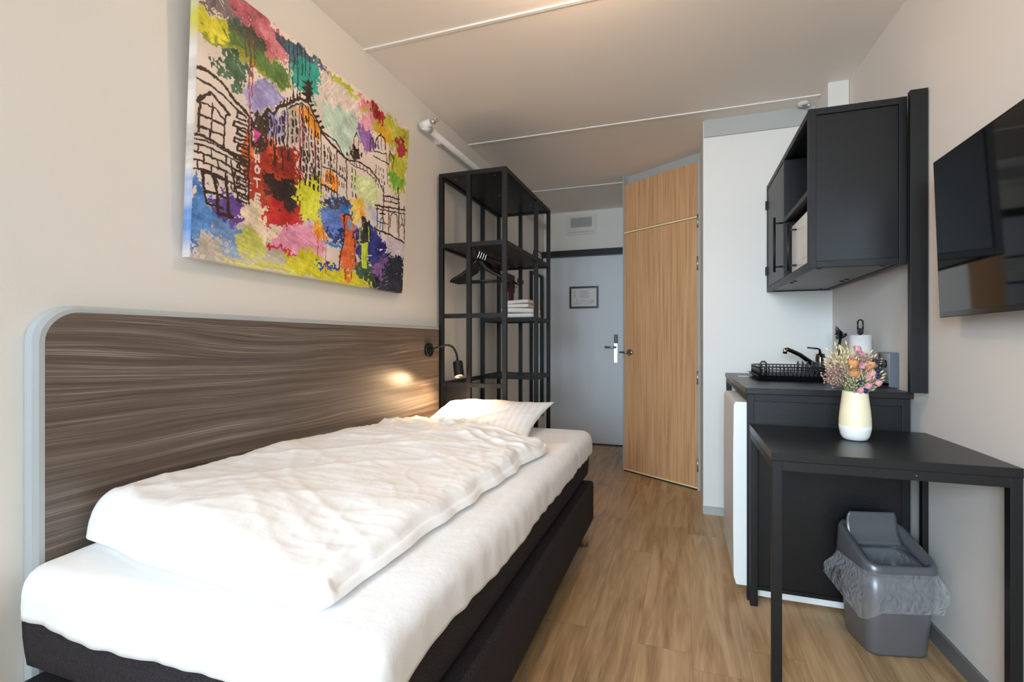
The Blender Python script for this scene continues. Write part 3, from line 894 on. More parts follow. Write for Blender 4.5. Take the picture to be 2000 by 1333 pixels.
((52,34,26),5,[788,841,789,857]),
((52,34,26),7,[824,571,833,458]),
((52,34,26),7,[932,614,941,516]),
((52,34,26),6,[821,527,947,551]),
((52,34,26),5,[823,499,948,527]),
((52,34,26),7,[772,456,996,505]),
((52,34,26),5,[778,439,998,480]),
((52,34,26),6,[785,454,791,341]),
((52,34,26),6,[824,468,831,337]),
((52,34,26),6,[865,482,874,333]),
((52,34,26),9,[943,510,954,325]),
((52,34,26),6,[985,525,997,321]),
((52,34,26),3,[833,526,836,502]),
((52,34,26),3,[847,532,850,507]),
((52,34,26),3,[862,538,865,513]),
((52,34,26),3,[877,544,881,518]),
((52,34,26),3,[893,549,896,524]),
((52,34,26),3,[908,555,912,530]),
((52,34,26),3,[924,561,927,535]),
((52,34,26),5,[881,362,880,435,905,460,934,446,940,352]),
((52,34,26),7,[784,327,883,323,1002,305]),
((52,34,26),4,[964,469,976,432]),
((52,34,26),4,[960,385,976,425,997,389]),
((52,34,26),4,[968,402,992,406]),
((52,34,26),5,[806,423,843,429]),
((52,34,26),5,[797,375,863,376]),
((52,34,26),4,[807,340,812,393,827,411,847,352]),
((52,34,26),6,[584,333,596,347,622,349,630,329]),
((52,34,26),6,[588,332,591,253,584,193,566,69]),
((52,34,26),4,[641,267,655,211,662,117]),
((52,34,26),3,[605,76,610,25]),
((52,34,26),3,[639,83,639,30]),
((190,212,60),6,[684,309,679,230,688,220]),
((190,212,60),6,[733,318,741,252]),
((34,44,56),4,[298,983,303,906,303,823]),
((34,44,56),4,[317,974,322,922,320,864]),
((34,44,56),4,[332,981,337,935,335,885]),
((34,44,56),4,[352,981,357,928,355,869]),
((34,44,56),4,[366,982,371,933,369,879]),
((34,44,56),4,[385,976,390,936,387,891]),
((34,44,56),4,[317,843,322,787,321,727]),
((34,44,56),4,[337,886,342,830,340,770]),
((110,52,34),5,[140,894,139,843,144,797]),
((110,52,34),5,[156,916,156,841,162,770]),
((110,52,34),5,[172,875,171,826,176,780]),
((176,60,88),4,[157,784,166,498]),
((176,60,88),4,[167,783,171,661]),
((176,60,88),4,[351,726,362,441]),
((176,60,88),4,[368,727,375,568]),
((176,60,88),4,[419,674,426,510]),
((190,40,50),3,[453,224,458,107]),
((190,40,50),3,[483,222,484,179]),
((190,40,50),3,[495,203,502,35]),
((190,40,50),3,[639,77,642,24]),
((226,216,210),6,[187,440,187,413]),
((226,216,210),6,[199,448,200,419]),
((226,216,210),6,[187,428,200,434]),
((226,216,210),6,[194,402,188,390,189,376,195,372,202,382,202,398,194,402]),
((226,216,210),6,[186,351,206,354]),
((226,216,210),6,[196,352,199,322]),
((226,216,210),6,[193,296,195,264]),
((226,216,210),6,[193,294,208,296]),
((226,216,210),6,[194,280,207,281]),
((226,216,210),6,[195,264,211,264]),
]

def paint_canvas():
    NX, NY = 700, 520
    yy, xx = np.mgrid[0:NY, 0:NX]
    U = xx / (NX - 1) * 1000; V = yy / (NY - 1) * 1000
    rng = np.random.default_rng(7)
    def vnoise(cx, cy, seed):
        r = np.random.default_rng(seed); g = r.random((cy + 2, cx + 2))
        gx = U / 1000 * cx; gy = V / 1000 * cy
        ix = np.clip(gx.astype(int), 0, cx); iy = np.clip(gy.astype(int), 0, cy)
        fx = gx - ix; fy = gy - iy; fx = fx * fx * (3 - 2 * fx); fy = fy * fy * (3 - 2 * fy)
        return (g[iy, ix] * (1 - fx) + g[iy, ix + 1] * fx) * (1 - fy) + (g[iy + 1, ix] * (1 - fx) + g[iy + 1, ix + 1] * fx) * fy
    n1 = vnoise(26, 20, 1) - .5; n2 = vnoise(26, 20, 2) - .5; n3 = vnoise(95, 70, 3) - .5; n4 = vnoise(95, 70, 4) - .5; n5 = vnoise(240, 180, 5) - .5; n6 = vnoise(240, 180, 6) - .5
    # displaced coordinates give the brushed edges
    Ub = U + n1 * 34 + n3 * 34 + n5 * 20; Vb = V + n2 * 38 + n4 * 38 + n6 * 20
    Ul = U + n1 * 5 + n3 * 5; Vl = V + n2 * 6 + n4 * 6
    img = np.ones((NY, NX, 3)) * np.array([228, 214, 205])
    img += (vnoise(12, 9, 8)[..., None] - .5) * 26
    def streak(ang, seed):
        c, s = math.cos(math.radians(ang)), math.sin(math.radians(ang))
        a = (U * 1.19 * c + V * .87 * s); b = (-U * 1.19 * s + V * .87 * c)
        r = np.random.default_rng(seed); g = r.random((60, 420))
        ia = (a / 90 + 20) % 59; ib = (b / 4.2 + 160) % 419
        i0 = ia.astype(int); j0 = ib.astype(int); fa = ia - i0; fb = ib - j0
        fa = fa * fa * (3 - 2 * fa)
        return (g[i0, j0] * (1 - fa) + g[(i0 + 1) % 60, j0] * fa) * (1 - fb) + (g[i0, (j0 + 1) % 420] * (1 - fa) + g[(i0 + 1) % 60, (j0 + 1) % 420] * fa) * fb
    def inside(poly, X, Y):
        m = np.zeros(X.shape, bool); n = len(poly) // 2
        for i in range(n):
            x1, y1 = poly[2 * i], poly[2 * i + 1]; x2, y2 = poly[(2 * i + 2) % (2 * n)], poly[(2 * i + 3) % (2 * n)]
            if y1 == y2: continue
            m ^= ((y1 > Y) != (y2 > Y)) & (X < (x2 - x1) * (Y - y1) / (y2 - y1) + x1)
        return m
    for k, (c, ang, poly) in enumerate(PBLOB):
        xs = poly[::2]; ys = poly[1::2]
        i0 = max(0, int((min(xs) - 40) / 1000 * NX)); i1 = min(NX, int((max(xs) + 40) / 1000 * NX) + 1)
        j0 = max(0, int((min(ys) - 40) / 1000 * NY)); j1 = min(NY, int((max(ys) + 40) / 1000 * NY) + 1)
        if i1 <= i0 or j1 <= j0: continue
        sl = (slice(j0, j1), slice(i0, i1))
        small = (max(xs) - min(xs)) < 60
        m = inside(poly, (Ul if small else Ub)[sl], (Vl if small else Vb)[sl])
        st = streak(ang + 4, 100 + k)[sl]; st2 = streak(ang - 9, 300 + k)[sl]
        col = np.array(c, float) * (0.94 + 0.12 * st[..., None]) + (st2[..., None] - .5) * 18 + n6[sl][..., None] * 20 + (n2[sl][..., None]) * 40 + (n4[sl][..., None]) * 26
        m &= (st2 > 0.13) | (n3[sl] > 0.0)
        img[sl][m] = col[m]
    wsc = 0.46
    for c, w, pts in PLINE:
        r = w * wsc
        P = [(pts[i], pts[i + 1]) for i in range(0, len(pts), 2)]
        for (x1, y1), (x2, y2) in zip(P, P[1:]):
            i0 = max(0, int((min(x1, x2) - 25) / 1000 * NX)); i1 = min(NX, int((max(x1, x2) + 25) / 1000 * NX) + 1)
            j0 = max(0, int((min(y1, y2) - 25) / 1000 * NY)); j1 = min(NY, int((max(y1, y2) + 25) / 1000 * NY) + 1)
            if i1 <= i0 or j1 <= j0: continue
            sl = (slice(j0, j1), slice(i0, i1))
            X = Ul[sl]; Y = Vl[sl] * 0.73; a = np.array([x1, y1 * .73]); d = np.array([x2 - x1, (y2 - y1) * .73])
            L2 = max(1e-6, (d ** 2).sum()); t = np.clip(((X - a[0]) * d[0] + (Y - a[1]) * d[1]) / L2, 0, 1)
            dist = np.hypot(X - a[0] - t * d[0], Y - a[1] - t * d[1])
            m = dist < r * (0.75 + 0.9 * (n5[sl] + .5) * 0.8)
            img[sl][m] = np.array(c, float)
    img = np.clip(img, 0, 255) / 255
    img = np.where(img <= .04045, img / 12.92, ((img + .055) / 1.055) ** 2.4)
    # canvas frame of reference: bottom edge x=.04, top edge x=.083
    y0, y1, zb, zt, xb, xt = 0.985, 2.172, 1.352, 2.218, 0.042, 0.083
    th = 0.032
    u = xx / (NX - 1); v = yy / (NY - 1)
    co = np.stack([xb + (xt - xb) * v, y0 + (y1 - y0) * u, zb + (zt - zb) * v], -1).reshape(-1, 3)
    colr = np.concatenate([img.reshape(-1, 3), np.ones((NX * NY, 1))], 1)
    idx = (yy * NX + xx)
    q = np.stack([idx[:-1, :-1], idx[:-1, 1:], idx[1:, 1:], idx[1:, :-1]], -1).reshape(-1, 4)
    # wrapped sides and back
    border = np.concatenate([idx[0, :], idx[1:, -1], idx[-1, -2::-1], idx[-2:0:-1, 0]])
    nb = len(border); bco = co[border].copy(); bco[:, 0] -= th
    base = NX * NY; co = np.concatenate([co, bco])
    bc = colr[border]; kw = 41; bs_ = sum(np.roll(bc, s_, 0) for s_ in range(-20, 21)) / kw
    colr = np.concatenate([colr, bs_]); colr[border] = bs_
    k = np.arange(nb); q2 = np.stack([border[k], border[(k + 1) % nb], base + (k + 1) % nb, base + k], -1)
    c4 = [base, base + NX - 1, base + NX + NY - 2, base + 2 * NX + NY - 3]
    qs = np.concatenate([q, q2[:, ::-1], np.array([c4])[:, ::-1]])
    me = bpy.data.meshes.new('canvas_painting')
    me.vertices.add(len(co)); me.vertices.foreach_set('co', co.astype(np.float32).ravel())
    me.loops.add(qs.size); me.loops.foreach_set('vertex_index', qs.astype(np.int32).ravel())
    me.polygons.add(len(qs)); me.polygons.foreach_set('loop_start', np.arange(0, qs.size, 4, dtype=np.int32))
    try: me.polygons.foreach_set('loop_total', np.full(len(qs), 4, dtype=np.int32))
    except Exception: pass
    me.update(calc_edges=True)
    at = me.attributes.new('paint', 'FLOAT_COLOR', 'POINT'); at.data.foreach_set('color', colr.astype(np.float32).ravel())
    me.validate()
    o = bpy.data.objects.new('canvas_painting', me); COL.objects.link(o)
    me.materials.append(attribute_material('acrylic_paint'))
    return tag(o, 'large colourful abstract city street painting on canvas hanging above the headboard', 'painting')
paint_canvas()

# ------------------------------------------------------------------ reading lamp
rl = thing('reading_lamp', 'small black gooseneck reading lamp fixed to the headboard end', 'lamp', (0.035, 2.459, 1.047))
MB().tube([(0.0345, 2.459, 1.047), (0.052, 2.459, 1.047)], 0.040, 28).tube([(0.052, 2.459, 1.047), (0.058, 2.459, 1.047)], 0.013, 12).build('wall_plate', M['black'], rl)
nk = []
for t in range(15):
    a = t / 14
    nk.append((0.056 + 0.148 * (1 - (1 - a) ** 1.7), 2.459 + 0.05 * a, 1.047 + 0.048 * math.sin(a * math.pi * 0.62) - 0.115 * a ** 3.2))
MB().tube(nk, 0.0065, 10).build('gooseneck', M['black'], rl)
ex = Vector(nk[-1]); ax = Vector((0.24, -0.28, -0.93)).normalized()
lsb = MB().tube([ex + ax * t for t in (-0.006, 0.0, 0.004)], [0.01, 0.028, 0.029], 24).tube([ex + ax * 0.004, ex + ax * 0.088], 0.029, 24, cap=False)
lsb.tube([ex + ax * 0.088, ex + ax * 0.01], 0.0265, 24, cap=False)
ls = lsb.build('lamp_shade', M['black'], rl)
MB().tube([ex + ax * 0.066, ex + ax * 0.076], 0.0262, 20).build('bulb', glow_material('warm_lit_bulb', (255, 214, 150), 14), ls, label='glowing warm white bulb')
sp = bpy.data.lights.new('reading_lamp_light', 'SPOT'); sp.energy = 17; sp.color = (1.0, 0.66, 0.36); sp.spot_size = math.radians(165); sp.spot_blend = 0.6; sp.shadow_soft_size = 0.02
so = bpy.data.objects.new('reading_lamp_light', sp); COL.objects.link(so); so.location = ex + ax * 0.09
so.rotation_euler = Vector((-0.12, -0.45, -1)).to_track_quat('-Z', 'Y').to_euler()

# ------------------------------------------------------------------ pipe with sprinkler on the left wall
pp = thing('sprinkler_pipe', 'white pipe running along the left wall above the black rack', 'pipe', (0.04, 2.42, 2.33))
MB().tube([(0.045, 2.42, 2.335), (0.045, 5.14, 2.335)], 0.019, 16).build('pipe', M['whitep'], pp)
sp_ = MB().tube([(0.045, 2.46, 2.335), (0.045, 2.395, 2.335)], 0.025, 16).tube([(0.02, 2.405, 2.335), (0.085, 2.405, 2.348)], [0.024, 0.021], 14)
sp_.build('elbow', M['white'], pp)
sh2 = MB().tube([(0.085, 2.405, 2.348), (0.108, 2.405, 2.352)], [0.012, 0.016], 12)
sh2.tube([(0.10, 2.39, 2.352), (0.122, 2.388, 2.357), (0.132, 2.40, 2.359)], 0.004, 6).tube([(0.10, 2.42, 2.352), (0.122, 2.422, 2.357), (0.132, 2.41, 2.359)], 0.004, 6)
sh2.build('sprinkler_head', M['chrome'], pp)
for y in (2.62, 3.9): MB().box((0.0, y - 0.012, 2.312), (0.046, y + 0.012, 2.358)).build('bracket', M['whitep'], pp)

# ------------------------------------------------------------------ open steel rack
rk = thing('clothes_rack', 'tall open black steel wardrobe rack with shelves at the head of the bed', 'rack', (0.24, 3.14, 0))
rx0, rx1, ry0, ry1, ry2, rz = 0.020, 0.462, 2.625, 3.284, 3.655, 2.13
q = 0.027
def post(x, y, z0=0, z1=rz): MB().box((x, y, z0), (x + q, y + q, z1 - 0.0005), 0.0015).build('post', M['black'], rk)
xm = rx0 + 0.185
for x, y in ((rx0, ry0), (xm, ry0), (rx1 - q, ry0), (rx0, ry1), (rx1 - q, ry1), (rx0, ry2 - q), (xm, ry2 - q), (rx1 - q, ry2 - q)): post(x, y)
def rail(a, b): MB().box(a, b, 0.0012).build('rail', M['black'], rk)
def ring(z, y0, y1, mid=True):
    z1_ = z - q; e = 0.0007
    for y in (y0, y1 - q):
        rail((rx0 + q, y + e, z1_), (rx1 - q, y + q - e, z))
    rail((rx0 + e, y0 + q, z1_), (rx0 + q - e, y1 - q, z)); rail((rx1 - q + e, y0 + q, z1_), (rx1 - e, y1 - q, z))
ring(rz, ry0, ry2); ring(1.697, ry0, ry2)
for z, nm in ((rz, 't'), (1.697, 's')):
    MB().box((rx0 + q, ry0 + q, z - 0.018), (rx1 - q, ry2 - q, z - 0.004)).build('shelf_board', M['blackwood'], rk)
for z in (1.266, 0.845): 
    rail((rx0 + q, ry0 + 0.0007, z - q), (rx1 - q, ry0 + q - 0.0007, z))
ring(1.268, ry1, ry2); MB().box((rx0 + q, ry1 + q, 1.25), (rx1 - q, ry2 - q, 1.262)).build('shelf_board', M['blackwood'], rk)
ring(0.848, ry1, ry2); MB().box((rx0 + q, ry1 + q, 0.83), (rx1 - q, ry2 - q, 0.842)).build('shelf_board', M['blackwood'], rk)
ring(0.12, ry0, ry2)
rail((rx0 + 0.001, ry0 + q, 0.845 - q), (rx0 + q - 0.001, ry1, 0.845)); 
MB().box((rx0 + q + 0.001, ry0 + 0.008, 0.147), (xm, ry0 + 0.018, 0.818)).build('lower_panel', M['blackwood'], rk)
for x, y, z in ((0.10, 2.70, rz - 0.018), (0.36, 2.70, rz - 0.018), (0.24, 3.1, rz - 0.018), (0.10, 2.70, 1.679), (0.36, 2.70, 1.679), (0.24, 3.1, 1.679), (0.38, 3.4, 1.679), (0.38, 3.4, rz - 0.018)):
    MB().lathe([(0.006, -0.0035), (0.004, 0.0)], (x, y, z), 8).build('screw', M['steel'], rk)
MB().tube([(0.24, ry0 + q + 0.01, 1.645), (0.24, ry1 + 0.01, 1.645)], 0.010, 12).build('hanging_bar', M['black'], rk)
for y in (ry0 + q + 0.02, ry1 - 0.01): MB().box((0.235, y, 1.65), (0.245, y + 0.01, 1.68)).build('bar_bracket', M['black'], rk)

# coat hangers
def hanger(y, label, first=None):
    if first: return copy_thing(first, (0.24, y, 1.645), label)
    t = thing('coat_hanger', label, 'hanger', (0.24, y, 1.645), 'black coat hangers on the rack bar')
    hk = [(0.24 + 0.013 * math.cos(a), y, 1.645 + 0.008 + 0.013 * math.sin(a)) for a in [math.radians(v) for v in range(-40, 200, 20)]]
    hk = hk[::-1]; hk = [(0.24, y, 1.595), (0.24, y, 1.622)] + [(0.2465, y, 1.630)] + hk[::-1]
    body = MB()
    L = [(0.24, y, 1.60), (0.21, y, 1.583), (0.18, y, 1.545), (0.13, y, 1.515), (0.072, y, 1.488), (0.052, y, 1.472)]
    R = [(0.48 - p[0], y, p[2]) for p in L]
    body.tube(L, [0.016, 0.017, 0.014, 0.011, 0.010, 0.007], 8, flat=1.0).tube(R, [0.016, 0.017, 0.014, 0.011, 0.010, 0.007], 8)
    body.tube([(0.06, y, 1.474), (0.42, y, 1.474)], 0.0045, 8).build('hanger_body', M['plastic'], t)
    MB().tube(hk, 0.0028, 6).build('hook', M['chrome'], t, label='silver hook')
    return t
h1 = hanger(2.72, 'black coat hanger with silver hook hanging foremost on the rack bar')
for i, lb in enumerate(('black coat hanger on the rack bar, directly behind the foremost one', 'black coat hanger on the rack bar, third counted from the front', 'rearmost black coat hanger in the bunch on the rack bar')):
    hanger(2.757 + 0.037 * i, lb, h1)

# towels on the rack shelf: rolled folded bundles
def towel(cx, cy, z, w, d, h, label, seed):
    mb = MB(); n = 18
    for k in range(2):
        z0 = z + k * h / 2; zz = h / 2 * 0.98
        pts = []
        for i in range(n):
            a = i / n * 2 * math.pi
            ca, sa = math.cos(a), math.sin(a)
            pts.append((d / 2 * math.copysign(abs(ca) ** 0.35, ca), zz / 2 * math.copysign(abs(sa) ** 0.6, sa)))
        m = 12
        def P(i, j):
            p = pts[j % n]; t = i / (m - 1)
            x = cx - w / 2 + w * t + 0.006 * fn(p[0] * 20, z0 * 30, seed)
            return (x, cy + p[0] + 0.006 * fn(t * 3, k, seed) , z0 + zz / 2 + p[1] * (1 if 0 < i < m - 1 else 0.8) + 0.004 * math.sin(t * 3 + seed) * (k > 0))
        V = [[mb._v(P(i, j)) for j in range(n)] for i in range(m)]
        for i in range(m - 1):
            for j in range(n):
                f = mb.bm.faces.new((V[i][j], V[i][(j + 1) % n], V[i + 1][(j + 1) % n], V[i + 1][j])); f.smooth = True
        mb.bm.faces.new(V[0][::-1]); mb.bm.faces.new(V[-1])
    return tag(mb.build('folded_towel', M['towel']), label, 'towel', 'folded white towels on the rack shelf')
towel(0.295, 3.42, 1.2685, 0.25, 0.19, 0.074, 'folded white towel lying at the bottom of the stack on the rack shelf', 1.0)
towel(0.28, 3.41, 1.345, 0.205, 0.17, 0.058, 'folded white towel on top of the stack on the rack shelf', 5.0)

# tray with arched handles on the second shelf
tr = thing('wire_tray', 'low black wire tray with arched handles on the high rack shelf', 'tray', (0.37, 3.42, 1.6985))
MB().box((0.30, 3.30, 1.6985), (0.425, 3.56, 1.703)).tube([(0.303, 3.303, 1.722), (0.422, 3.303, 1.722), (0.422, 3.557, 1.722), (0.303, 3.557, 1.722)], 0.003, 6, closed=True).build('tray_base', M['plastic'], tr)
for x in (0.425, 0.30):
    MB().tube([(x, 3.31, 1.70), (x, 3.315, 1.745), (x, 3.335, 1.764), (x, 3.36, 1.768), (x, 3.50, 1.768), (x, 3.53, 1.762), (x, 3.548, 1.74), (x, 3.55, 1.70)], 0.005, 8).build('handle', M['plastic'], tr)

# hook board with a burgundy holder on the left wall behind the rack
hk = thing('wall_hook_board', 'dark hook board with double hooks on the left wall behind the rack', 'coat hook', (0.0, 3.95, 1.6))
MB().box((0.001, 3.86, 1.53), (0.018, 4.09, 1.685), 0.002).build('board', M['darkbrown'], hk)
for y in (3.90, 3.97, 4.04):
    MB().tube([(0.018, y, 1.64), (0.06, y, 1.60), (0.10, y, 1.59), (0.11, y, 1.605), (0.11, y, 1.635)], 0.005, 8).tube([(0.018, y, 1.60), (0.04, y, 1.57), (0.06, y, 1.585)], 0.004, 8).build('hook', M['plastic'], hk)
bg = MB().tube([(0.05, 3.895, 1.598), (0.05, 3.888, 1.58)], 0.004, 6).box((0.035, 3.86, 1.385), (0.065, 3.93, 1.582), 0.008)
tag(bg.build('burgundy_bag', M['burg']), 'narrow burgundy bag hanging from the dark wall hooks', 'bag')

# mirror further along the left wall
mr = thing('wall_mirror', 'tall narrow black framed mirror on the left wall beyond the rack', 'mirror', (0.0, 4.75, 0.35))
m0, m1, mz0, mz1 = 4.60, 5.02, 0.30, 1.80
MB().box((0.001, m0, mz0), (0.03, m0 + 0.02, mz1)).box((0.001, m1 - 0.02, mz0), (0.03, m1, mz1)).box((0.001, m0 + 0.02, mz0), (0.03, m1 - 0.02, mz0 + 0.02)).box((0.001, m0 + 0.02, mz1 - 0.02), (0.03, m1 - 0.02, mz1)).build('frame', M['black'], mr)
MB().box((0.002, m0 + 0.02, mz0 + 0.02), (0.012, m1 - 0.02, mz1 - 0.02)).build('mirror_glass', M['mirror'], mr)

# ------------------------------------------------------------------ kitchen unit
cx0, cx1, cy0, cz = 1.700, 2.272, 2.200, 0.9
ku = thing('kitchen_base_unit', 'black kitchen base frame with panelled end standing behind the desk', 'cabinet', (1.98, 2.7, 0))
for x, y, z0 in ((cx0, cy0, 0), (cx1 - q, cy0, 0), (cx1 - q, K_ - 0.03, 0), (cx0, K_ - 0.03, 0)):
    MB().box((x, y, z0), (x + q, y + q, 0.874), 0.0015).build('leg', M['black'], ku)
MB().box((cx0 + q, cy0 + 0.0005, 0.846), (cx1 - q, cy0 + q, 0.874)).build('top_rail', M['black'], ku)
MB().box((cx0 + 0.0005, cy0 + q, 0.846), (cx0 + q, K_ - 0.03, 0.874)).build('top_rail', M['black'], ku)
MB().box((cx0 + q, cy0 + 0.006, 0.06), (cx1 - q, cy0 + 0.016, 0.844)).build('end_panel', M['blackwood'], ku)
MB().box((cx0 + q, cy0 + 0.001, 0.05), (cx1 - q, cy0 + 0.024, 0.066)).build('bottom_rail', M['black'], ku)
MB().box((cx0 + q, 2.215 + 0.01, 0.848), (cx0 + q + 0.01, K_ - 0.04, 0.87)).build('front_rail', M['steel'], ku)
tag(MB().box((cx0 - 0.006, cy0 - 0.008, 0.875), (cx1 + 0.008, K_ - 0.002, cz), 0.002).build('worktop', M['blacktop']), 'black laminate kitchen worktop carrying the dish rack and tap', 'worktop')
# fridge below the worktop
fg = thing('mini_fridge', 'white undercounter fridge beneath the black worktop', 'fridge', (1.95, 2.5, 0))
MB().box((1.735, 2.232, 0.022), (2.235, 2.74, 0.835), 0.004).build('body', M['white'], fg)
MB().box((1.728, 2.217, 0.018), (2.22, 2.2315, 0.047)).build('kick_strip', M['white'], fg)
def fdoor(i, j):
    t = i / 12; y = 2.222 + (2.628 - 2.222) * t
    return y
dm_ = MB()
prof = [(1.728, 0), (1.660, 0), (1.650, 0.03), (1.6475, 0.25), (1.6475, 0.55), (1.650, 0.77), (1.657, 0.785), (1.728, 0.785)]
outl = [(x, 0.052 + z) for x, z in prof]
dm_.bm.faces.ensure_lookup_table()
A = [dm_._v((x, 2.222, z)) for x, z in outl]; B = [dm_._v((x, 2.735, z)) for x, z in outl]
dm_.bm.faces.new(A); dm_.bm.faces.new(B[::-1])
for i in range(len(A)): dm_.bm.faces.new((A[i], B[i], B[(i + 1) % len(A)], A[(i + 1) % len(A)]))
dm_.build('door', M['white'], fg)
MB().box((1.7285, 2.228, 0.06), (1.7345, 2.73, 0.83)).build('door_seal', M['grey'], fg)
for x in (1.76, 2.2):
    for y in (2.26, 2.70): MB().lathe([(0.014, 0.0), (0.014, 0.022)], (x, y, 0), 12).build('foot', M['plastic'], fg)
# dish rack
dt = thing('dish_rack', 'black plastic dish drying rack with drip tray on the worktop', 'dish rack', (1.97, 2.86, cz))
tx0, tx1, ty0, ty1 = 1.80, 2.125, 2.66, 3.06
def rr(x0, x1, y0, y1, r, z, n=6):
    out = []
    for cx, cy, a0 in ((x1 - r, y1 - r, 0), (x0 + r, y1 - r, 90), (x0 + r, y0 + r, 180), (x1 - r, y0 + r, 270)):
        for i in range(n + 1):
            a = math.radians(a0 + 90 * i / n); out.append((cx + r * math.cos(a), cy + r * math.sin(a), z))
    return out
tb = MB(); rings = [rr(tx0 + 0.02, tx1 - 0.02, ty0 + 0.02, ty1 - 0.02, 0.03, cz + 0.001), rr(tx0, tx1, ty0, ty1, 0.04, cz + 0.022), rr(tx0 - 0.008, tx1 + 0.008, ty0 - 0.008, ty1 + 0.008, 0.045, cz + 0.024), rr(tx0 + 0.006, tx1 - 0.006, ty0 + 0.006, ty1 - 0.006, 0.036, cz + 0.020), rr(tx0 + 0.024, tx1 - 0.024, ty0 + 0.024, ty1 - 0.024, 0.028, cz + 0.006)]
RV = [[tb._v(p) for p in r_] for r_ in rings]; nn = len(rings[0])
for a_, b_ in zip(RV, RV[1:]):
    for i in range(nn): tb.bm.faces.new((a_[i], a_[(i + 1) % nn], b_[(i + 1) % nn], b_[i]))
tb.bm.faces.new(RV[0][::-1]); tb.bm.faces.new(RV[-1])
tb.build('drip_tray', M['plastic'], dt)
bk = MB(); g0x, g1x, g0y, g1y = 1.815, 2.11, 2.69, 3.03
for z in (cz + 0.018, cz + 0.052, cz + 0.066): bk.tube(rr(g0x, g1x, g0y, g1y, 0.02, z, 4), 0.0035, 6, closed=True)
for i in range(15):
    x = g0x + 0.02 + (g1x - g0x - 0.04) * i / 14
    for y in (g0y, g1y): bk.tube([(x, y, cz + 0.018), (x, y, cz + 0.066)], 0.0028, 6)
    bk.tube([(x, g0y, cz + 0.018), (x, g1y, cz + 0.018)], 0.0025, 6)
for i in range(14):
    y = g0y + 0.02 + (g1y - g0y - 0.04) * i / 13
    for x in (g0x, g1x): bk.tube([(x, y, cz + 0.018), (x, y, cz + 0.066)], 0.0028, 6)
bk.build('basket', M['plastic'], dt)
for y in (g0y + 0.02,):
    MB().tube([(g0x + 0.005, y, cz + 0.01), (g0x + 0.005, y, cz + 0.085), (g0x + 0.012, y, cz + 0.093), (g0x + 0.024, y, cz + 0.093), (g0x + 0.031, y, cz + 0.085), (g0x + 0.031, y, cz + 0.01)], 0.0045, 8).build('handle', M['plastic'], dt)
for i in range(6):
    x = 1.99 + i * 0.021
    MB().prism([(x - 0.005, cz + 0.02), (x + 0.005, cz + 0.02), (x + 0.005, cz + 0.085), (x + 0.002, cz + 0.098), (x - 0.002, cz + 0.098), (x - 0.005, cz + 0.085)], 1, 2.71, 2.718).build('plate_prong', M['plastic'], dt)
# note on the worktop
tag(MB().box((1.735, 2.90, cz + 0.0005), (1.79, 3.0, cz + 0.0025)).build('paper_slip', M['paper']), 'small white paper slip lying on the worktop corner beside the dish rack', 'paper')
# tap
fc = thing('kitchen_tap', 'dark chrome kitchen mixer tap with long spout behind the dish rack', 'tap', (2.165, 3.05, cz))
tapm = mat('dark_polished_metal', (92, 88, 86), 0.16, 1.0, var=0.04)
MB().lathe([(0.028, 0), (0.028, 0.008), (0.024, 0.012), (0.0235, 0.105), (0.021, 0.125), (0.012, 0.13)], (2.165, 3.05, cz), 24).build('tap_body', tapm, fc)
sp2 = [(2.15, 3.05, cz + 0.055), (2.10, 3.035, cz + 0.092), (2.06, 3.02, cz + 0.122), (2.02, 3.01, cz + 0.142), (1.995, 3.0, cz + 0.152), (1.982, 3.0, cz + 0.150)]
MB().tube(sp2, [0.014, 0.0125, 0.0115, 0.011, 0.011, 0.011], 12).build('spout', tapm, fc)
MB().tube([(1.985, 3.0, cz + 0.158), (1.981, 3.0, cz + 0.128)], 0.012, 14).build('nozzle', M['chrome'], fc)
MB().tube([(2.165, 3.05, cz + 0.125), (2.163, 3.05, cz + 0.150), (2.155, 3.048, cz + 0.156), (2.10, 3.04, cz + 0.162)], [0.008, 0.006, 0.005, 0.0045], 8).build('lever', M['plastic'], fc)
# dish brush standing in a dark cup
bc = thing('brush_cup', 'small black cup holding the dish brush behind the flowers', 'cup', (2.205, 2.90, cz))
MB().lathe([(0.03, 0.0), (0.034, 0.09), (0.031, 0.09), (0.028, 0.004)], (2.205, 2.90, cz), 20, cap=True).build('cup', M['plastic'], bc)
br = thing('dish_brush', 'black dish brush with round head standing upright behind the flowers', 'brush', (2.205, 2.90, cz + 0.01))
MB().tube([(2.200, 2.90, cz + 0.006), (2.21, 2.90, cz + 0.12), (2.222, 2.90, cz + 0.215)], [0.005, 0.006, 0.007], 8).build('handle', M['plastic'], br)
bb = MB()
hc = Vector((2.222, 2.90, cz + 0.232))
bb.tube([hc + Vector((0.018, 0, -0.012)), hc + Vector((0.010, 0, 0.0))], [0.016, 0.020], 14)
bb.build('brush_head', M['plastic'], br)
bs = MB(); random.seed(2)
for k in range(60):
    a = random.uniform(0, 6.28); rr_ = random.uniform(0, 1)
    b0 = hc + Vector((0.008, 0.016 * rr_ * math.cos(a), 0.014 * rr_ * math.sin(a)))
    bs.tube([b0, b0 + Vector((-0.028, 0.012 * rr_ * math.cos(a), 0.012 + 0.024 * rr_ * math.sin(a)))], 0.0016, 5)
bs.build('bristles', M['plastic'], br)
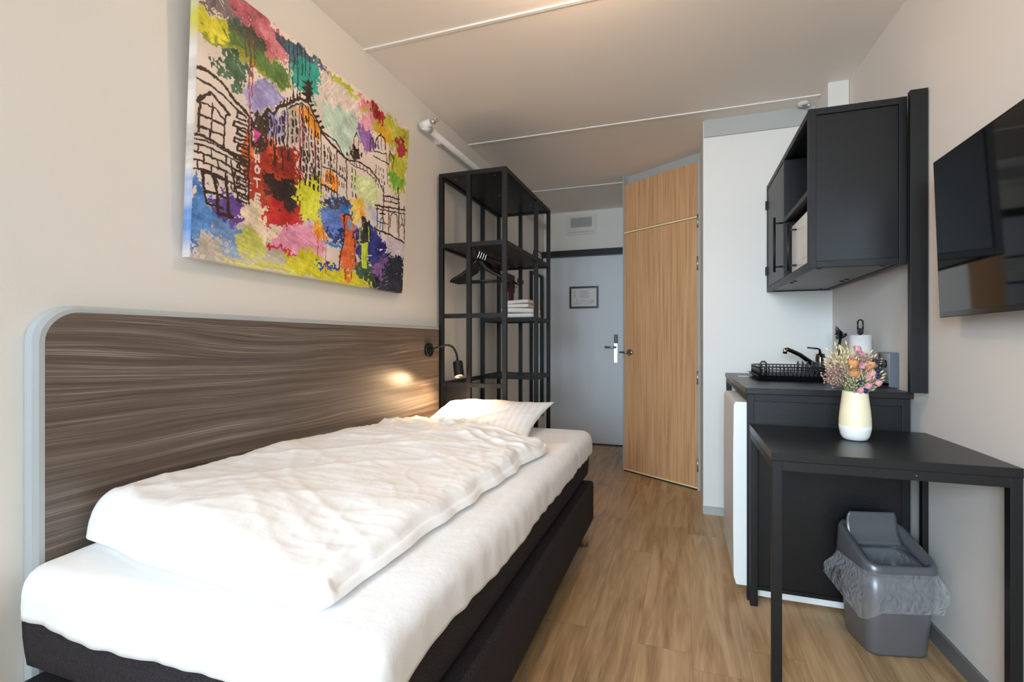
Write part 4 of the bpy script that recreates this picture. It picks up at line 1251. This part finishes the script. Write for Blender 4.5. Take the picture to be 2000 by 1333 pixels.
# paper towel roll on a stand
pt = thing('paper_towel_holder', 'black paper towel stand with a looped top on the worktop', 'holder', (2.215, 2.56, cz))
pc = (2.212, 2.56)
MB().lathe([(0.05, 0), (0.05, 0.008), (0.012, 0.010)], (pc[0], pc[1], cz), 28).build('base', M['plastic'], pt)
ptp = MB().tube([(pc[0], pc[1], cz + 0.008), (pc[0], pc[1], cz + 0.232)], 0.007, 10)
lz = cz + 0.232
ptp.box((pc[0] - 0.012, pc[1] - 0.003, lz), (pc[0] + 0.012, pc[1] + 0.003, lz + 0.026), 0.001)
ptp.tube([(pc[0] + 0.010 * math.cos(a), pc[1], lz + 0.024 + 0.010 * max(0, math.sin(a)) + 0.030 * (math.sin(a) > -0.1) + 0.0) for a in [math.radians(v) for v in range(0, 181, 15)]], 0.0035, 8)
ptp.tube([(pc[0] - 0.010, pc[1], lz + 0.02), (pc[0] - 0.010, pc[1], lz + 0.056)], 0.0035, 8).tube([(pc[0] + 0.010, pc[1], lz + 0.02), (pc[0] + 0.010, pc[1], lz + 0.056)], 0.0035, 8)
ptp.build('pole', M['plastic'], pt)
tag(MB().lathe([(0.014, 0.012), (0.0425, 0.012), (0.0425, 0.226), (0.014, 0.226), (0.014, 0.012)], (pc[0], pc[1], cz), 36, cap=False).build('paper_towel_roll', M['paper']), 'white paper towel roll on its black stand behind the vase', 'paper towel roll')
# wall socket box
sk = thing('wall_socket_box', 'steel fronted socket box with two round black outlets on the right wall above the worktop', 'socket', (2.29, 2.466, cz + 0.002))
MB().box((2.270, 2.395, cz + 0.002), (2.3005, 2.54, cz + 0.150), 0.001).build('housing', mat('slate_grey_housing', (96, 104, 114), 0.3, var=0.03), sk)
MB().box((2.2685, 2.402, cz + 0.006), (2.2698, 2.533, cz + 0.146)).build('front_plate', mat('glossy_steel_plate', (150, 146, 142), 0.08, 1.0, var=0.02), sk)
for y in (2.490, 2.447):
    MB().tube([(2.2684, y, cz + 0.100), (2.2655, y, cz + 0.100)], 0.0175, 24).build('outlet', M['plastic'], sk)

# ------------------------------------------------------------------ upright + wall cabinet
tag(MB().box((2.2535, 2.150, 0.903), (WX(2.15) - 0.004, 2.176, 2.047), 0.001).build('support_upright', M['black']), 'black steel upright joining worktop and wall cabinet against the right wall', 'post')
uc = thing('wall_cabinet', 'large black wall cabinet with an open bay mounted above the worktop', 'cabinet', (2.1, 2.72, 1.397))
ux0, ux1, uy0, uy1, uz0, uz1 = 1.928, 2.262, 2.200, K_ - 0.004, 1.397, 2.046
def bar(a, b): MB().box(a, b, 0.0012).build('frame_bar', M['black'], uc)
for x, y in ((ux0, uy0), (ux1 - q, uy0), (ux0, uy1 - q), (ux1 - q, uy1 - q)): bar((x, y, uz0), (x + q, y + q, uz1))
for z in (uz0, uz1 - q):
    bar((ux0 + q, uy0 + 0.0005, z + 0.0005), (ux1 - q, uy0 + q, z + q - 0.0005)); bar((ux0 + q, uy1 - q, z + 0.0005), (ux1 - q, uy1 - 0.0005, z + q - 0.0005))
    bar((ux0 + 0.0005, uy0 + q, z + 0.0005), (ux0 + q, uy1 - q, z + q - 0.0005)); bar((ux1 - q, uy0 + q, z + 0.0005), (ux1 - 0.0005, uy1 - q, z + q - 0.0005))
ym = 2.715
bar((ux0 + 0.0005, ym, uz0 + q), (ux0 + q, ym + q, uz1 - q))
bar((ux0 + 0.0005, uy0 + q, 1.700), (ux0 + q, ym, 1.722))
MB().box((ux0 + q + 0.0008, uy0 + 0.007, uz0 + q + 0.0008), (ux1 - q - 0.0008, uy0 + 0.016, uz1 - q - 0.0008)).build('end_panel', M['blackwood'], uc)
under = mat('grey_laminate_underside', (120, 118, 116), 0.45, var=0.03)
MB().box((ux0 + q + 0.001, uy0 + q + 0.001, uz0 + 0.006), (ux1 - q - 0.001, 2.76, uz0 + 0.018)).build('bottom_panel', under, uc, label='grey underside panel')
MB().box((ux0 + q + 0.001, 2.763, uz0 + 0.006), (ux1 - q - 0.001, uy1 - q - 0.001, uz0 + 0.018)).build('bottom_panel', under, uc, label='grey underside panel')
MB().box((ux0 + q, uy0 + q, uz1 - 0.018), (ux1 - q, uy1 - q, uz1 - 0.006)).build('top_panel', M['blackwood'], uc)
MB().box((ux1 - 0.02, uy0 + q, uz0 + q), (ux1 - 0.012, uy1 - q, uz1 - q)).build('back_panel', M['blackwood'], uc)
MB().box((ux0 + q, ym + 0.005, uz0 + q), (ux1 - 0.022, ym + 0.017, uz1 - q)).build('divider', M['blackwood'], uc)
MB().box((ux0 + 0.028, uy0 + q, 1.704), (ux1 - 0.022, ym, 1.716)).build('shelf_board', M['blackwood'], uc)
dr = MB().box((ux0 + 0.003, ym + q + 0.004, uz0 + q + 0.003), (ux0 + 0.019, uy1 - q - 0.003, uz1 - q - 0.003), 0.001).build('door', M['blackwood'], uc)
MB().tube([(ux0 - 0.032, 2.79, 1.46), (ux0 - 0.032, 2.79, 1.745)], 0.006, 10).tube([(ux0 - 0.032, 2.79, 1.487), (ux0 + 0.004, 2.79, 1.487)], 0.0045, 8).tube([(ux0 - 0.032, 2.79, 1.715), (ux0 + 0.004, 2.79, 1.715)], 0.0045, 8).build('handle', M['black'], dr)
for z in (1.50, 1.90):
    MB().box((ux0 - 0.009, uy1 - 0.022, z), (ux0 + 0.0035, uy1 - 0.004, z + 0.05), 0.001).build('hinge', M['black'], dr)
for x, y in ((ux0 + 0.05, uy0 + 0.06), (ux1 - 0.06, uy0 + 0.06), (ux0 + 0.05, 2.72), (ux1 - 0.06, 2.72), (ux0 + 0.05, 2.80), (ux1 - 0.06, 2.80), (ux1 - 0.06, 3.2)):
    MB().box((x - 0.008, y - 0.005, uz0 + 0.001), (x + 0.008, y + 0.005, uz0 + 0.0055)).build('bracket', M['plastic'], uc)
# microwave inside the lower bay
mw = thing('microwave', 'light grey microwave inside the lower bay of the black wall cabinet', 'microwave', (2.08, 2.44, 1.425))
MB().box((1.962, 2.235, 1.4255), (2.235, 2.665, 1.668), 0.004).build('casing', M['whitep'], mw)
mf = MB().box((1.954, 2.235, 1.428), (1.9615, 2.665, 1.665), 0.001).build('front', M['white'], mw)
MB().box((1.9528, 2.29, 1.47), (1.9538, 2.52, 1.63)).build('door_window', M['vwhite'], mf)
MB().tube([(1.918, 2.56, 1.435), (1.918, 2.56, 1.655)], 0.006, 10).tube([(1.918, 2.56, 1.46), (1.954, 2.56, 1.46)], 0.0045, 8).tube([(1.918, 2.56, 1.63), (1.954, 2.56, 1.63)], 0.0045, 8).build('handle', M['plastic'], mf)
tag(MB().lathe([(0.04, 0.0), (0.06, 0.01), (0.075, 0.045), (0.078, 0.10), (0.074, 0.10), (0.07, 0.045), (0.05, 0.014)], (2.045, 2.345, 1.7165), 28).build('white_bowl', M['vwhite']), 'white round bowl on the upper shelf inside the black wall cabinet', 'bowl')
# ceiling detector near the duct casing
cdv = thing('ceiling_sensor', 'small round white sensor on the ceiling beside the duct casing', 'sensor', (2.11, 3.19, H))
MB().lathe([(0.018, -0.018), (0.03, -0.010), (0.034, 0.0)], (2.11, 3.19, H - 0.0005), 20).build('housing', M['whitep'], cdv)
MB().tube([(2.11, 3.19, H - 0.018), (2.14, 3.16, H - 0.03)], 0.006, 8).build('nozzle', M['steel'], cdv)

# ------------------------------------------------------------------ television
tv = thing('television', 'large flat black television mounted on the right wall', 'television', (2.30, 1.42, 1.2))
tyA, tyB = 1.0, 1.925; tz0, tz1 = 1.176, 1.697
TLN = math.atan2(0.018, tz1 - tz0)
def tvbox(name, m, par, y0, y1, z0, z1, d0, d1, bev=0.0):
    mb = MB().box((d0, y0, z0), (d1, y1, z1), bev)
    R_ = Matrix.Translation((2.252, 0, tz0)) @ Matrix.Rotation(-TLN, 4, 'Y') @ Matrix.Translation((0, 0, -tz0))
    mb.xf(R_); return mb.build(name, m, par)
cs = tvbox('casing', M['tvplastic'], tv, tyA, tyB, tz0, tz1, 0.0, 0.022, 0.002)
tvbox('screen', M['tvscreen'], tv, tyA + 0.008, tyB - 0.008, tz0 + 0.018, tz1 - 0.008, -0.0012, 0.0, 0)
tvbox('rear_housing', M['plastic'], tv, tyA + 0.14, tyB - 0.14, tz0 + 0.05, tz1 - 0.16, 0.022, 0.044, 0.004)
MB().box((2.292, 1.32, 1.30), (WX(1.5) - 0.002, 1.56, 1.50), 0.002).build('wall_bracket', M['steel'], tv)

# ------------------------------------------------------------------ desk
dk = thing('desk', 'black desk with slim square steel legs standing against the right wall', 'desk', (2.01, 1.92, 0))
dx0, dx1, dy0, dy1, dz = 1.706, 2.322, 1.632, 2.186, 0.75
MB().box((dx0, dy0, dz - 0.027), (dx1, dy1, dz), 0.0015).build('tabletop', M['blacktop'], dk)
qd = 0.028
for x in (dx0 + 0.001, dx1 - qd - 0.001):
    for y in (dy0 + 0.001, dy1 - qd - 0.001): MB().box((x, y, 0), (x + qd, y + qd, dz - 0.0275), 0.0012).build('leg', M['black'], dk)
for y in (dy0 + 0.0015, dy1 - qd - 0.0005): MB().box((dx0 + qd + 0.001, y, dz - 0.0275 - qd), (dx1 - qd - 0.001, y + qd - 0.001, dz - 0.0275)).build('frame_rail', M['black'], dk)
for x in (dx0 + 0.0015, dx1 - qd - 0.0005): MB().box((x, dy0 + qd + 0.001, dz - 0.0275 - qd), (x + qd - 0.001, dy1 - qd - 0.001, dz - 0.0275)).build('frame_rail', M['black'], dk)
MB().lathe([(0.003, -0.002), (0.002, 0.0)], (2.08, dy0 + 0.0008, dz - 0.04), 8).build('screw', M['steel'], dk)

# ------------------------------------------------------------------ vase and dried flowers
VX, VY = 2.017, 1.945
vs = thing('vase', 'cream ceramic vase with white base standing on the black desk', 'vase', (VX, VY, dz + 0.001))
pv = [(0.030, 0.0), (0.037, 0.003), (0.044, 0.016), (0.0482, 0.038), (0.0488, 0.052)]
pu = [(0.0488, 0.052), (0.0482, 0.075), (0.0455, 0.105), (0.0415, 0.138), (0.0385, 0.165), (0.0375, 0.172), (0.035, 0.171), (0.038, 0.14), (0.043, 0.09), (0.0445, 0.056)]
MB().lathe(pv, (VX, VY, dz + 0.001), 48).build('lower_body', M['vwhite'], vs, label='white glazed lower part')
MB().lathe(pu, (VX, VY, dz + 0.001), 48, cap=False).build('upper_body', M['cream'], vs, label='matt cream upper part')
stemm = mat('dry_straw_stem', (168, 158, 110), 0.7, var=0.15, scale=60)
greenm = mat('pale_dry_green', (172, 176, 130), 0.7, var=0.2, scale=60)
pinkm = mat('dried_pink_petal', (224, 148, 168), 0.7, var=0.18, scale=90)
blushm = mat('dried_blush_petal', (214, 160, 150), 0.7, var=0.18, scale=90)
navym = mat('dried_navy_thistle', (28, 42, 72), 0.7, var=0.3, scale=120)
orgm = mat('dried_orange_petal', (218, 150, 92), 0.65, var=0.25, scale=50)
creamm = mat('cream_oat_husk', (222, 202, 158), 0.7, var=0.15, scale=80)
mauvem = mat('mauve_brown_seed', (172, 140, 128), 0.8, var=0.25, scale=80)
def uv_to_head(u, v, depth):
    """head position given offsets across the bouquet, height above the vase rim and depth"""
    c, s_ = math.cos(0.3335), math.sin(0.3335)
    return Vector((VX + c * u - s_ * depth, VY + s_ * u + c * depth, dz + 0.172 + v))
random.seed(11)
def stem_pts(h):
    b = Vector((VX + (h.x - VX) * 0.12, VY + (h.y - VY) * 0.12, dz + 0.03))
    rim = Vector((VX + (h.x - VX) * 0.30, VY + (h.y - VY) * 0.30, dz + 0.165))
    dxy = Vector((rim.x - VX, rim.y - VY)); 
    if dxy.length > 0.026: dxy = dxy.normalized() * 0.026; rim.x, rim.y = VX + dxy.x, VY + dxy.y
    b.x = VX + (rim.x - VX) * 0.4; b.y = VY + (rim.y - VY) * 0.4
    pts = [b, rim]
    for t in (0.35, 0.7, 1.0): 
        p = rim.lerp(h, t); p.z += 0.012 * math.sin(t * math.pi); pts.append(p)
    return pts
def flower(kind, u, v, d, sz, label, cat='flower', group=None, m=None):
    h = uv_to_head(u, v, d)
    t = thing(kind, label, cat, (VX, VY, dz + 0.03), group)
    MB().tube(stem_pts(h), 0.0013, 5).build('stem', stemm if kind != 'wheat_spray' else greenm, t)
    mb = MB(); dirn = (h - Vector((VX, VY, dz + 0.12))).normalized()
    rot = dirn.to_track_quat('Z', 'Y').to_matrix().to_4x4()
    if kind in ('strawflower', 'pompom_flower'):
        mb.blob((0, 0, 0), (sz * 0.55, sz * 0.55, sz * 0.7), 10, 7)
        for r_, n_, zz, tt in ((1.0, 9, 0.0, 0.5), (0.8, 8, 0.35, 0.3), (0.95, 9, -0.4, 0.7)):
            for k in range(n_):
                a = 2 * math.pi * k / n_ + zz
                c_ = Vector((math.cos(a), math.sin(a), 0)) * sz * 0.55 * r_
                mb.blob((c_.x, c_.y, zz * sz), (sz * 0.30, sz * 0.30, sz * 0.42), 6, 4)
    elif kind == 'thistle':
        mb.blob((0, 0, 0), (sz * 0.75, sz * 0.75, sz * 0.8), 10, 8)
        for k in range(46):
            a = random.uniform(0, 6.28); zc = random.uniform(-0.6, 1); rr2 = math.sqrt(max(0, 1 - zc * zc))
            dd = Vector((math.cos(a) * rr2, math.sin(a) * rr2, zc))
            mb.tube([dd * sz * 0.6, dd * sz * 1.1], [sz * 0.09, sz * 0.02], 4)
    elif kind == 'dried_rose':
        for ly, (n_, rad, tl) in enumerate(((3, 0.35, 0.1), (5, 0.62, 0.22), (6, 0.85, 0.42))):
            for k in range(n_):
                a = 2 * math.pi * k / n_ + ly * 0.5
                def P(i, j, a=a, rad=rad, tl=tl):
                    w_ = (i / 4 - 0.5) * 1.5; hgt = j / 4
                    rr3 = sz * rad * (0.45 + 0.6 * math.sin(hgt * 2.3))
                    aa = a + w_ * (1 - 0.35 * hgt ** 2)
                    return (rr3 * math.cos(aa), rr3 * math.sin(aa), sz * (-0.8 + 1.7 * hgt - 0.2 * abs(w_) * hgt))
                mb.grid(P, 5, 5)
        mb.blob((0, 0, -0.5 * sz), (sz * 0.5, sz * 0.5, sz * 0.5), 8, 6)
    elif kind in ('wheat_spray', 'oat_spray', 'seed_spray'):
        L_ = sz
        nb = {'wheat_spray': 16, 'oat_spray': 15, 'seed_spray': 34}[kind]
        mb.tube([(0, 0, -L_ * 0.5), (0, 0, L_ * 0.5)], 0.0010, 4)
        for k in range(nb):
            zc = -L_ * 0.5 + L_ * k / (nb - 1); a = k * 2.4 + random.uniform(-.3, .3)
            sp_w = {'wheat_spray': 0.006, 'oat_spray': 0.018, 'seed_spray': 0.026}[kind] * random.uniform(0.6, 1.2)
            e = Vector((math.cos(a) * sp_w, math.sin(a) * sp_w, zc + 0.010))
            mb.tube([(0, 0, zc), e], 0.0006, 3, cap=False)
            if kind == 'seed_spray': mb.blob(e, (0.0034, 0.0034, 0.0034), 6, 4)
            else:
                dd = Vector((math.cos(a) * 0.5, math.sin(a) * 0.5, 1)).normalized()
                ll = 0.016 if kind == 'wheat_spray' else 0.018
                mb.tube([e, e + dd * ll * 0.5, e + dd * ll], [0.001, 0.0034, 0.0006], 5)
    mb.xf(Matrix.Translation(h) @ rot)
    mb.build({'wheat_spray': 'ear', 'oat_spray': 'ear', 'seed_spray': 'seed_head'}.get(kind, 'flower_head'), m, t)
    return t
# pink strawflowers (u, v above rim, depth)
P_ = [(-0.001, 0.150), (0.010, 0.130), (-0.014, 0.113), (0.002, 0.092), (0.022, 0.050), (0.022, 0.022), (-0.006, 0.006), (0.036, 0.066), (0.058, 0.032), (-0.018, 0.060)]
Lp = ['pink strawflower rising highest in the bouquet beside the paper roll', 'pink strawflower just below the highest pink bloom', 'pink strawflower beside the left orange rose in the bouquet', 'pink strawflower in the middle of the bouquet between the two orange roses', 'bright pink strawflower right of centre in the bouquet', 'pink strawflower low in the bouquet above the vase rim, right of the navy thistle', 'pink strawflower lowest in the bouquet at the vase rim', 'pale pink strawflower on the right side below the right orange rose', 'pink strawflower furthest right in the bouquet', 'dusty pink strawflower left of centre in the bouquet']
for (u, v), lb in zip(P_, Lp): flower('strawflower', u, v, -0.034 + 0.02 * (v > 0.1), 0.0135, lb, 'flower', 'pink strawflowers in the vase', pinkm if 'dusty' not in lb and 'pale' not in lb else blushm)
for (u, v), lb in zip([(-0.006, 0.034), (0.058, 0.052), (0.010, 0.004), (0.054, 0.075), (-0.022, 0.022), (0.044, 0.105)], ['dark navy thistle in the middle of the bouquet', 'dark navy thistle furthest right in the bouquet', 'dark navy thistle low beside the lowest pink bloom', 'dark navy thistle high on the right side of the bouquet', 'small navy thistle low on the left of the bouquet', 'small navy thistle at the top right of the bouquet']):
    flower('thistle', u, v, -0.036, 0.012, lb, 'flower', 'navy thistles in the vase', navym)
for (u, v), lb in zip([(-0.030, 0.098), (0.026, 0.092), (-0.028, 0.062)], ['large dried orange rose at the upper left of the bouquet', 'dried orange rose at the upper right of the bouquet', 'dried orange rose half hidden at the left centre of the bouquet']):
    flower('dried_rose', u, v, -0.034, 0.019, lb, 'flower', 'dried orange roses in the vase', orgm)
for k, (u, v, L_) in enumerate([(-0.075, 0.115, 0.06), (-0.062, 0.098, 0.06), (-0.035, 0.125, 0.05), (-0.052, 0.070, 0.07), (0.045, 0.095, 0.05), (-0.045, 0.045, 0.06), (-0.01, 0.075, 0.06), (0.03, 0.11, 0.04), (0.012, 0.06, 0.06), (-0.03, 0.03, 0.05), (-0.06, 0.082, 0.05), (0.038, 0.045, 0.05)]):
    flower('oat_spray', u, v, random.uniform(-0.04, 0.03), L_, 'cream dried oat spray in the bouquet on the desk', 'dried flower', 'cream oat sprays in the vase', creamm)
for k, (u, v) in enumerate([(0.045, 0.03), (0.035, 0.018), (0.052, 0.012), (-0.03, 0.012), (0.028, 0.035), (0.065, 0.022), (-0.038, 0.028), (0.0, 0.02)]):
    flower('wheat_spray', u, v, random.uniform(-0.045, 0.01), 0.05, 'pale green dried grass ear low in the bouquet on the desk', 'dried flower', 'pale green grass ears in the vase', greenm)
for k, (u, v) in enumerate([(-0.078, 0.045), (-0.066, 0.060), (-0.060, 0.032), (-0.050, 0.055), (0.055, 0.090), (0.018, 0.075), (-0.048, 0.078), (0.0, 0.105)]):
    flower('seed_spray', u, v, random.uniform(-0.04, 0.03), 0.045, 'mauve brown dried seed spray in the bouquet on the desk', 'dried flower', 'mauve seed sprays in the vase', mauvem)

# ------------------------------------------------------------------ waste bin
BO = Vector((2.136, 2.042, 0)); BR = math.radians(13)
wb_ = bpy.data.objects.new('waste_bin', None); COL.objects.link(wb_); wb_.location = BO; wb_.rotation_euler = (0, 0, BR); ORG['waste_bin'] = Vector((0, 0, 0))
tag(wb_, 'graphite grey plastic swing lid bin standing under the black desk', 'bin')
def sec(hx, hy, r, z, n=6, tz=0.0, bow=0.0):
    out = []
    for cx, cy, a0 in ((hx - r, hy - r, 0), (-hx + r, hy - r, 90), (-hx + r, -hy + r, 180), (hx - r, -hy + r, 270)):
        for i in range(n + 1):
            a = math.radians(a0 + 90 * i / n); x, y = cx + r * math.cos(a), cy + r * math.sin(a)
            out.append((x, y, z + tz * (y + hy) / (2 * hy)))
    return out
def loft(mb, secs, cap0=True, cap1=False):
    RV = [[mb._v(p) for p in s_] for s_ in secs]; n = len(secs[0])
    for a_, b_ in zip(RV, RV[1:]):
        for i in range(n):
            f = mb.bm.faces.new((a_[i], a_[(i + 1) % n], b_[(i + 1) % n], b_[i])); f.smooth = True
    if cap0: mb.bm.faces.new(RV[0][::-1])
    if cap1: mb.bm.faces.new(RV[-1])
    return mb
loft(MB(), [sec(0.094, 0.084, 0.03, 0.001), sec(0.099, 0.089, 0.034, 0.012), sec(0.110, 0.105, 0.040, 0.20), sec(0.118, 0.112, 0.044, 0.305), sec(0.114, 0.108, 0.042, 0.305), sec(0.105, 0.098, 0.036, 0.18), sec(0.092, 0.082, 0.03, 0.02)], True, True).build('body', M['bin'], wb_, off=False)
# lid: a collar that rises towards the back, open in the middle
lid = MB()
loft(lid, [sec(0.120, 0.114, 0.044, 0.290), sec(0.122, 0.116, 0.045, 0.306), sec(0.118, 0.112, 0.044, 0.318, tz=0.080), sec(0.112, 0.107, 0.040, 0.327, tz=0.084), sec(0.094, 0.094, 0.022, 0.322, tz=0.080), sec(0.092, 0.092, 0.022, 0.300, tz=0.066)], False, False)
lid.build('lid', M['binlid'], wb_, off=False)
fl_ = MB(); nf_ = 14
def flap(i, j, s_):
    a = -1 + 2 * i / nf_; b = j / 10
    x = a * 0.090 * (1 - 0.12 * b ** 8 * abs(a)); y = -0.068 + 0.0 ; 
    l = b * 0.118
    base = Vector((0, 0.052, 0.372)); dirv = Vector((0, -0.52, 0.50)).normalized(); nrm = Vector((0, 0.50, 0.52)).normalized()
    base = Vector((0, 0.040, 0.338)); dirv = Vector((0, 0.30, 0.95)).normalized(); nrm = Vector((0, 0.95, -0.30)).normalized()
    p = base + dirv * l + nrm * (0.018 * (math.sin(b * math.pi) * 0.8) + s_ * 0.003)
    return (x, p.y, p.z)
for s_ in (0, 1): fl_.grid(lambda i, j: flap(i, j, s_), nf_ + 1, 11)
per = [(i, 0) for i in range(nf_ + 1)] + [(nf_, j) for j in range(1, 11)] + [(i, 10) for i in range(nf_ - 1, -1, -1)] + [(0, j) for j in range(9, 0, -1)]
fl_.grid(lambda k, j: flap(per[k][0], per[k][1], j), len(per), 2, closed_u=True)
bmesh.ops.remove_doubles(fl_.bm, verts=fl_.bm.verts, dist=1e-5)
fl_.build('swing_flap', M['binlid'], wb_, off=False)
# clear liner hanging over the rim
ln_ = MB(); S0 = sec(0.1195, 0.1135, 0.044, 0.0, n=10); nS = len(S0)
def liner(k, j):
    p = Vector(S0[k]); t = j / 14; ang = math.atan2(p.y, p.x)
    hang = 0.085 + 0.045 * max(0, math.sin(ang * 2.0 + 0.9)) + 0.028 * fn(math.cos(ang) * 2, math.sin(ang) * 2, 3)
    front = 1.0 + 0.18 * (p.y < 0)
    z = 0.300 - hang * front * t
    out = 0.003 + 0.040 * sm(t * 1.3) * (0.6 + 0.6 * math.sin(ang * 5 + 1) ** 2) + 0.010 * fn(ang * 3.0, t * 3, 1) * t
    o2 = p.normalized() * out
    if p.x > 0.09 : o2.x = min(o2.x, 0.024)
    y = p.y + o2.y
    y = min(y, 0.125)
    return (p.x + o2.x, y, z)
ln_.grid(liner, nS, 15, closed_u=True)
S1 = sec(0.108, 0.102, 0.036, 0.0, n=10)
def inner(k, j):
    p = Vector(S1[k]); t = j / 8; ang = math.atan2(p.y, p.x)
    sc = 1 - 0.10 * t - 0.05 * abs(math.sin(ang * 6)) * sm(t * 2)
    return (p.x * sc, p.y * sc, 0.300 - 0.12 * t + 0.01 * fn(ang * 4, t, 2))
ln_.grid(inner, nS, 9, closed_u=True)
lo = ln_.build('bin_liner', M['film'])
lo.location = BO; lo.rotation_euler = (0, 0, BR)
tag(lo, 'crumpled clear plastic bag liner folded over the rim of the grey bin', 'bin bag')

# ------------------------------------------------------------------ ceiling lamp (above the frame)
cl = thing('ceiling_lamp', 'round ceiling lamp with a bare warm bulb above the middle of the room', 'lamp', (1.1, 1.5, H))
MB().lathe([(0.05, -0.05), (0.06, -0.04), (0.06, 0.0)], (1.1, 1.5, H - 0.0005), 28).build('ceiling_rose', M['whitep'], cl)
MB().tube([(1.1, 1.5, H - 0.05), (1.1, 1.5, H - 0.085)], 0.018, 16).build('socket', M['plastic'], cl)

fl2 = thing('added_uplighter', 'slim black uplighter added out of view behind the camera to brighten the ceiling', 'lamp', (2.0, -1.3, 0))
MB().lathe([(0.13, 0.0), (0.13, 0.012), (0.02, 0.022), (0.012, 0.03)], (2.0, -1.3, 0.0005), 32).build('base', M['black'], fl2)
MB().tube([(2.0, -1.3, 0.03), (2.0, -1.3, 1.64)], 0.012, 12).build('pole', M['black'], fl2)
MB().lathe([(0.02, 0.0), (0.10, 0.03), (0.20, 0.12), (0.195, 0.12), (0.09, 0.035)], (2.0, -1.3, 1.64), 36, cap=True).build('shade', M['black'], fl2)
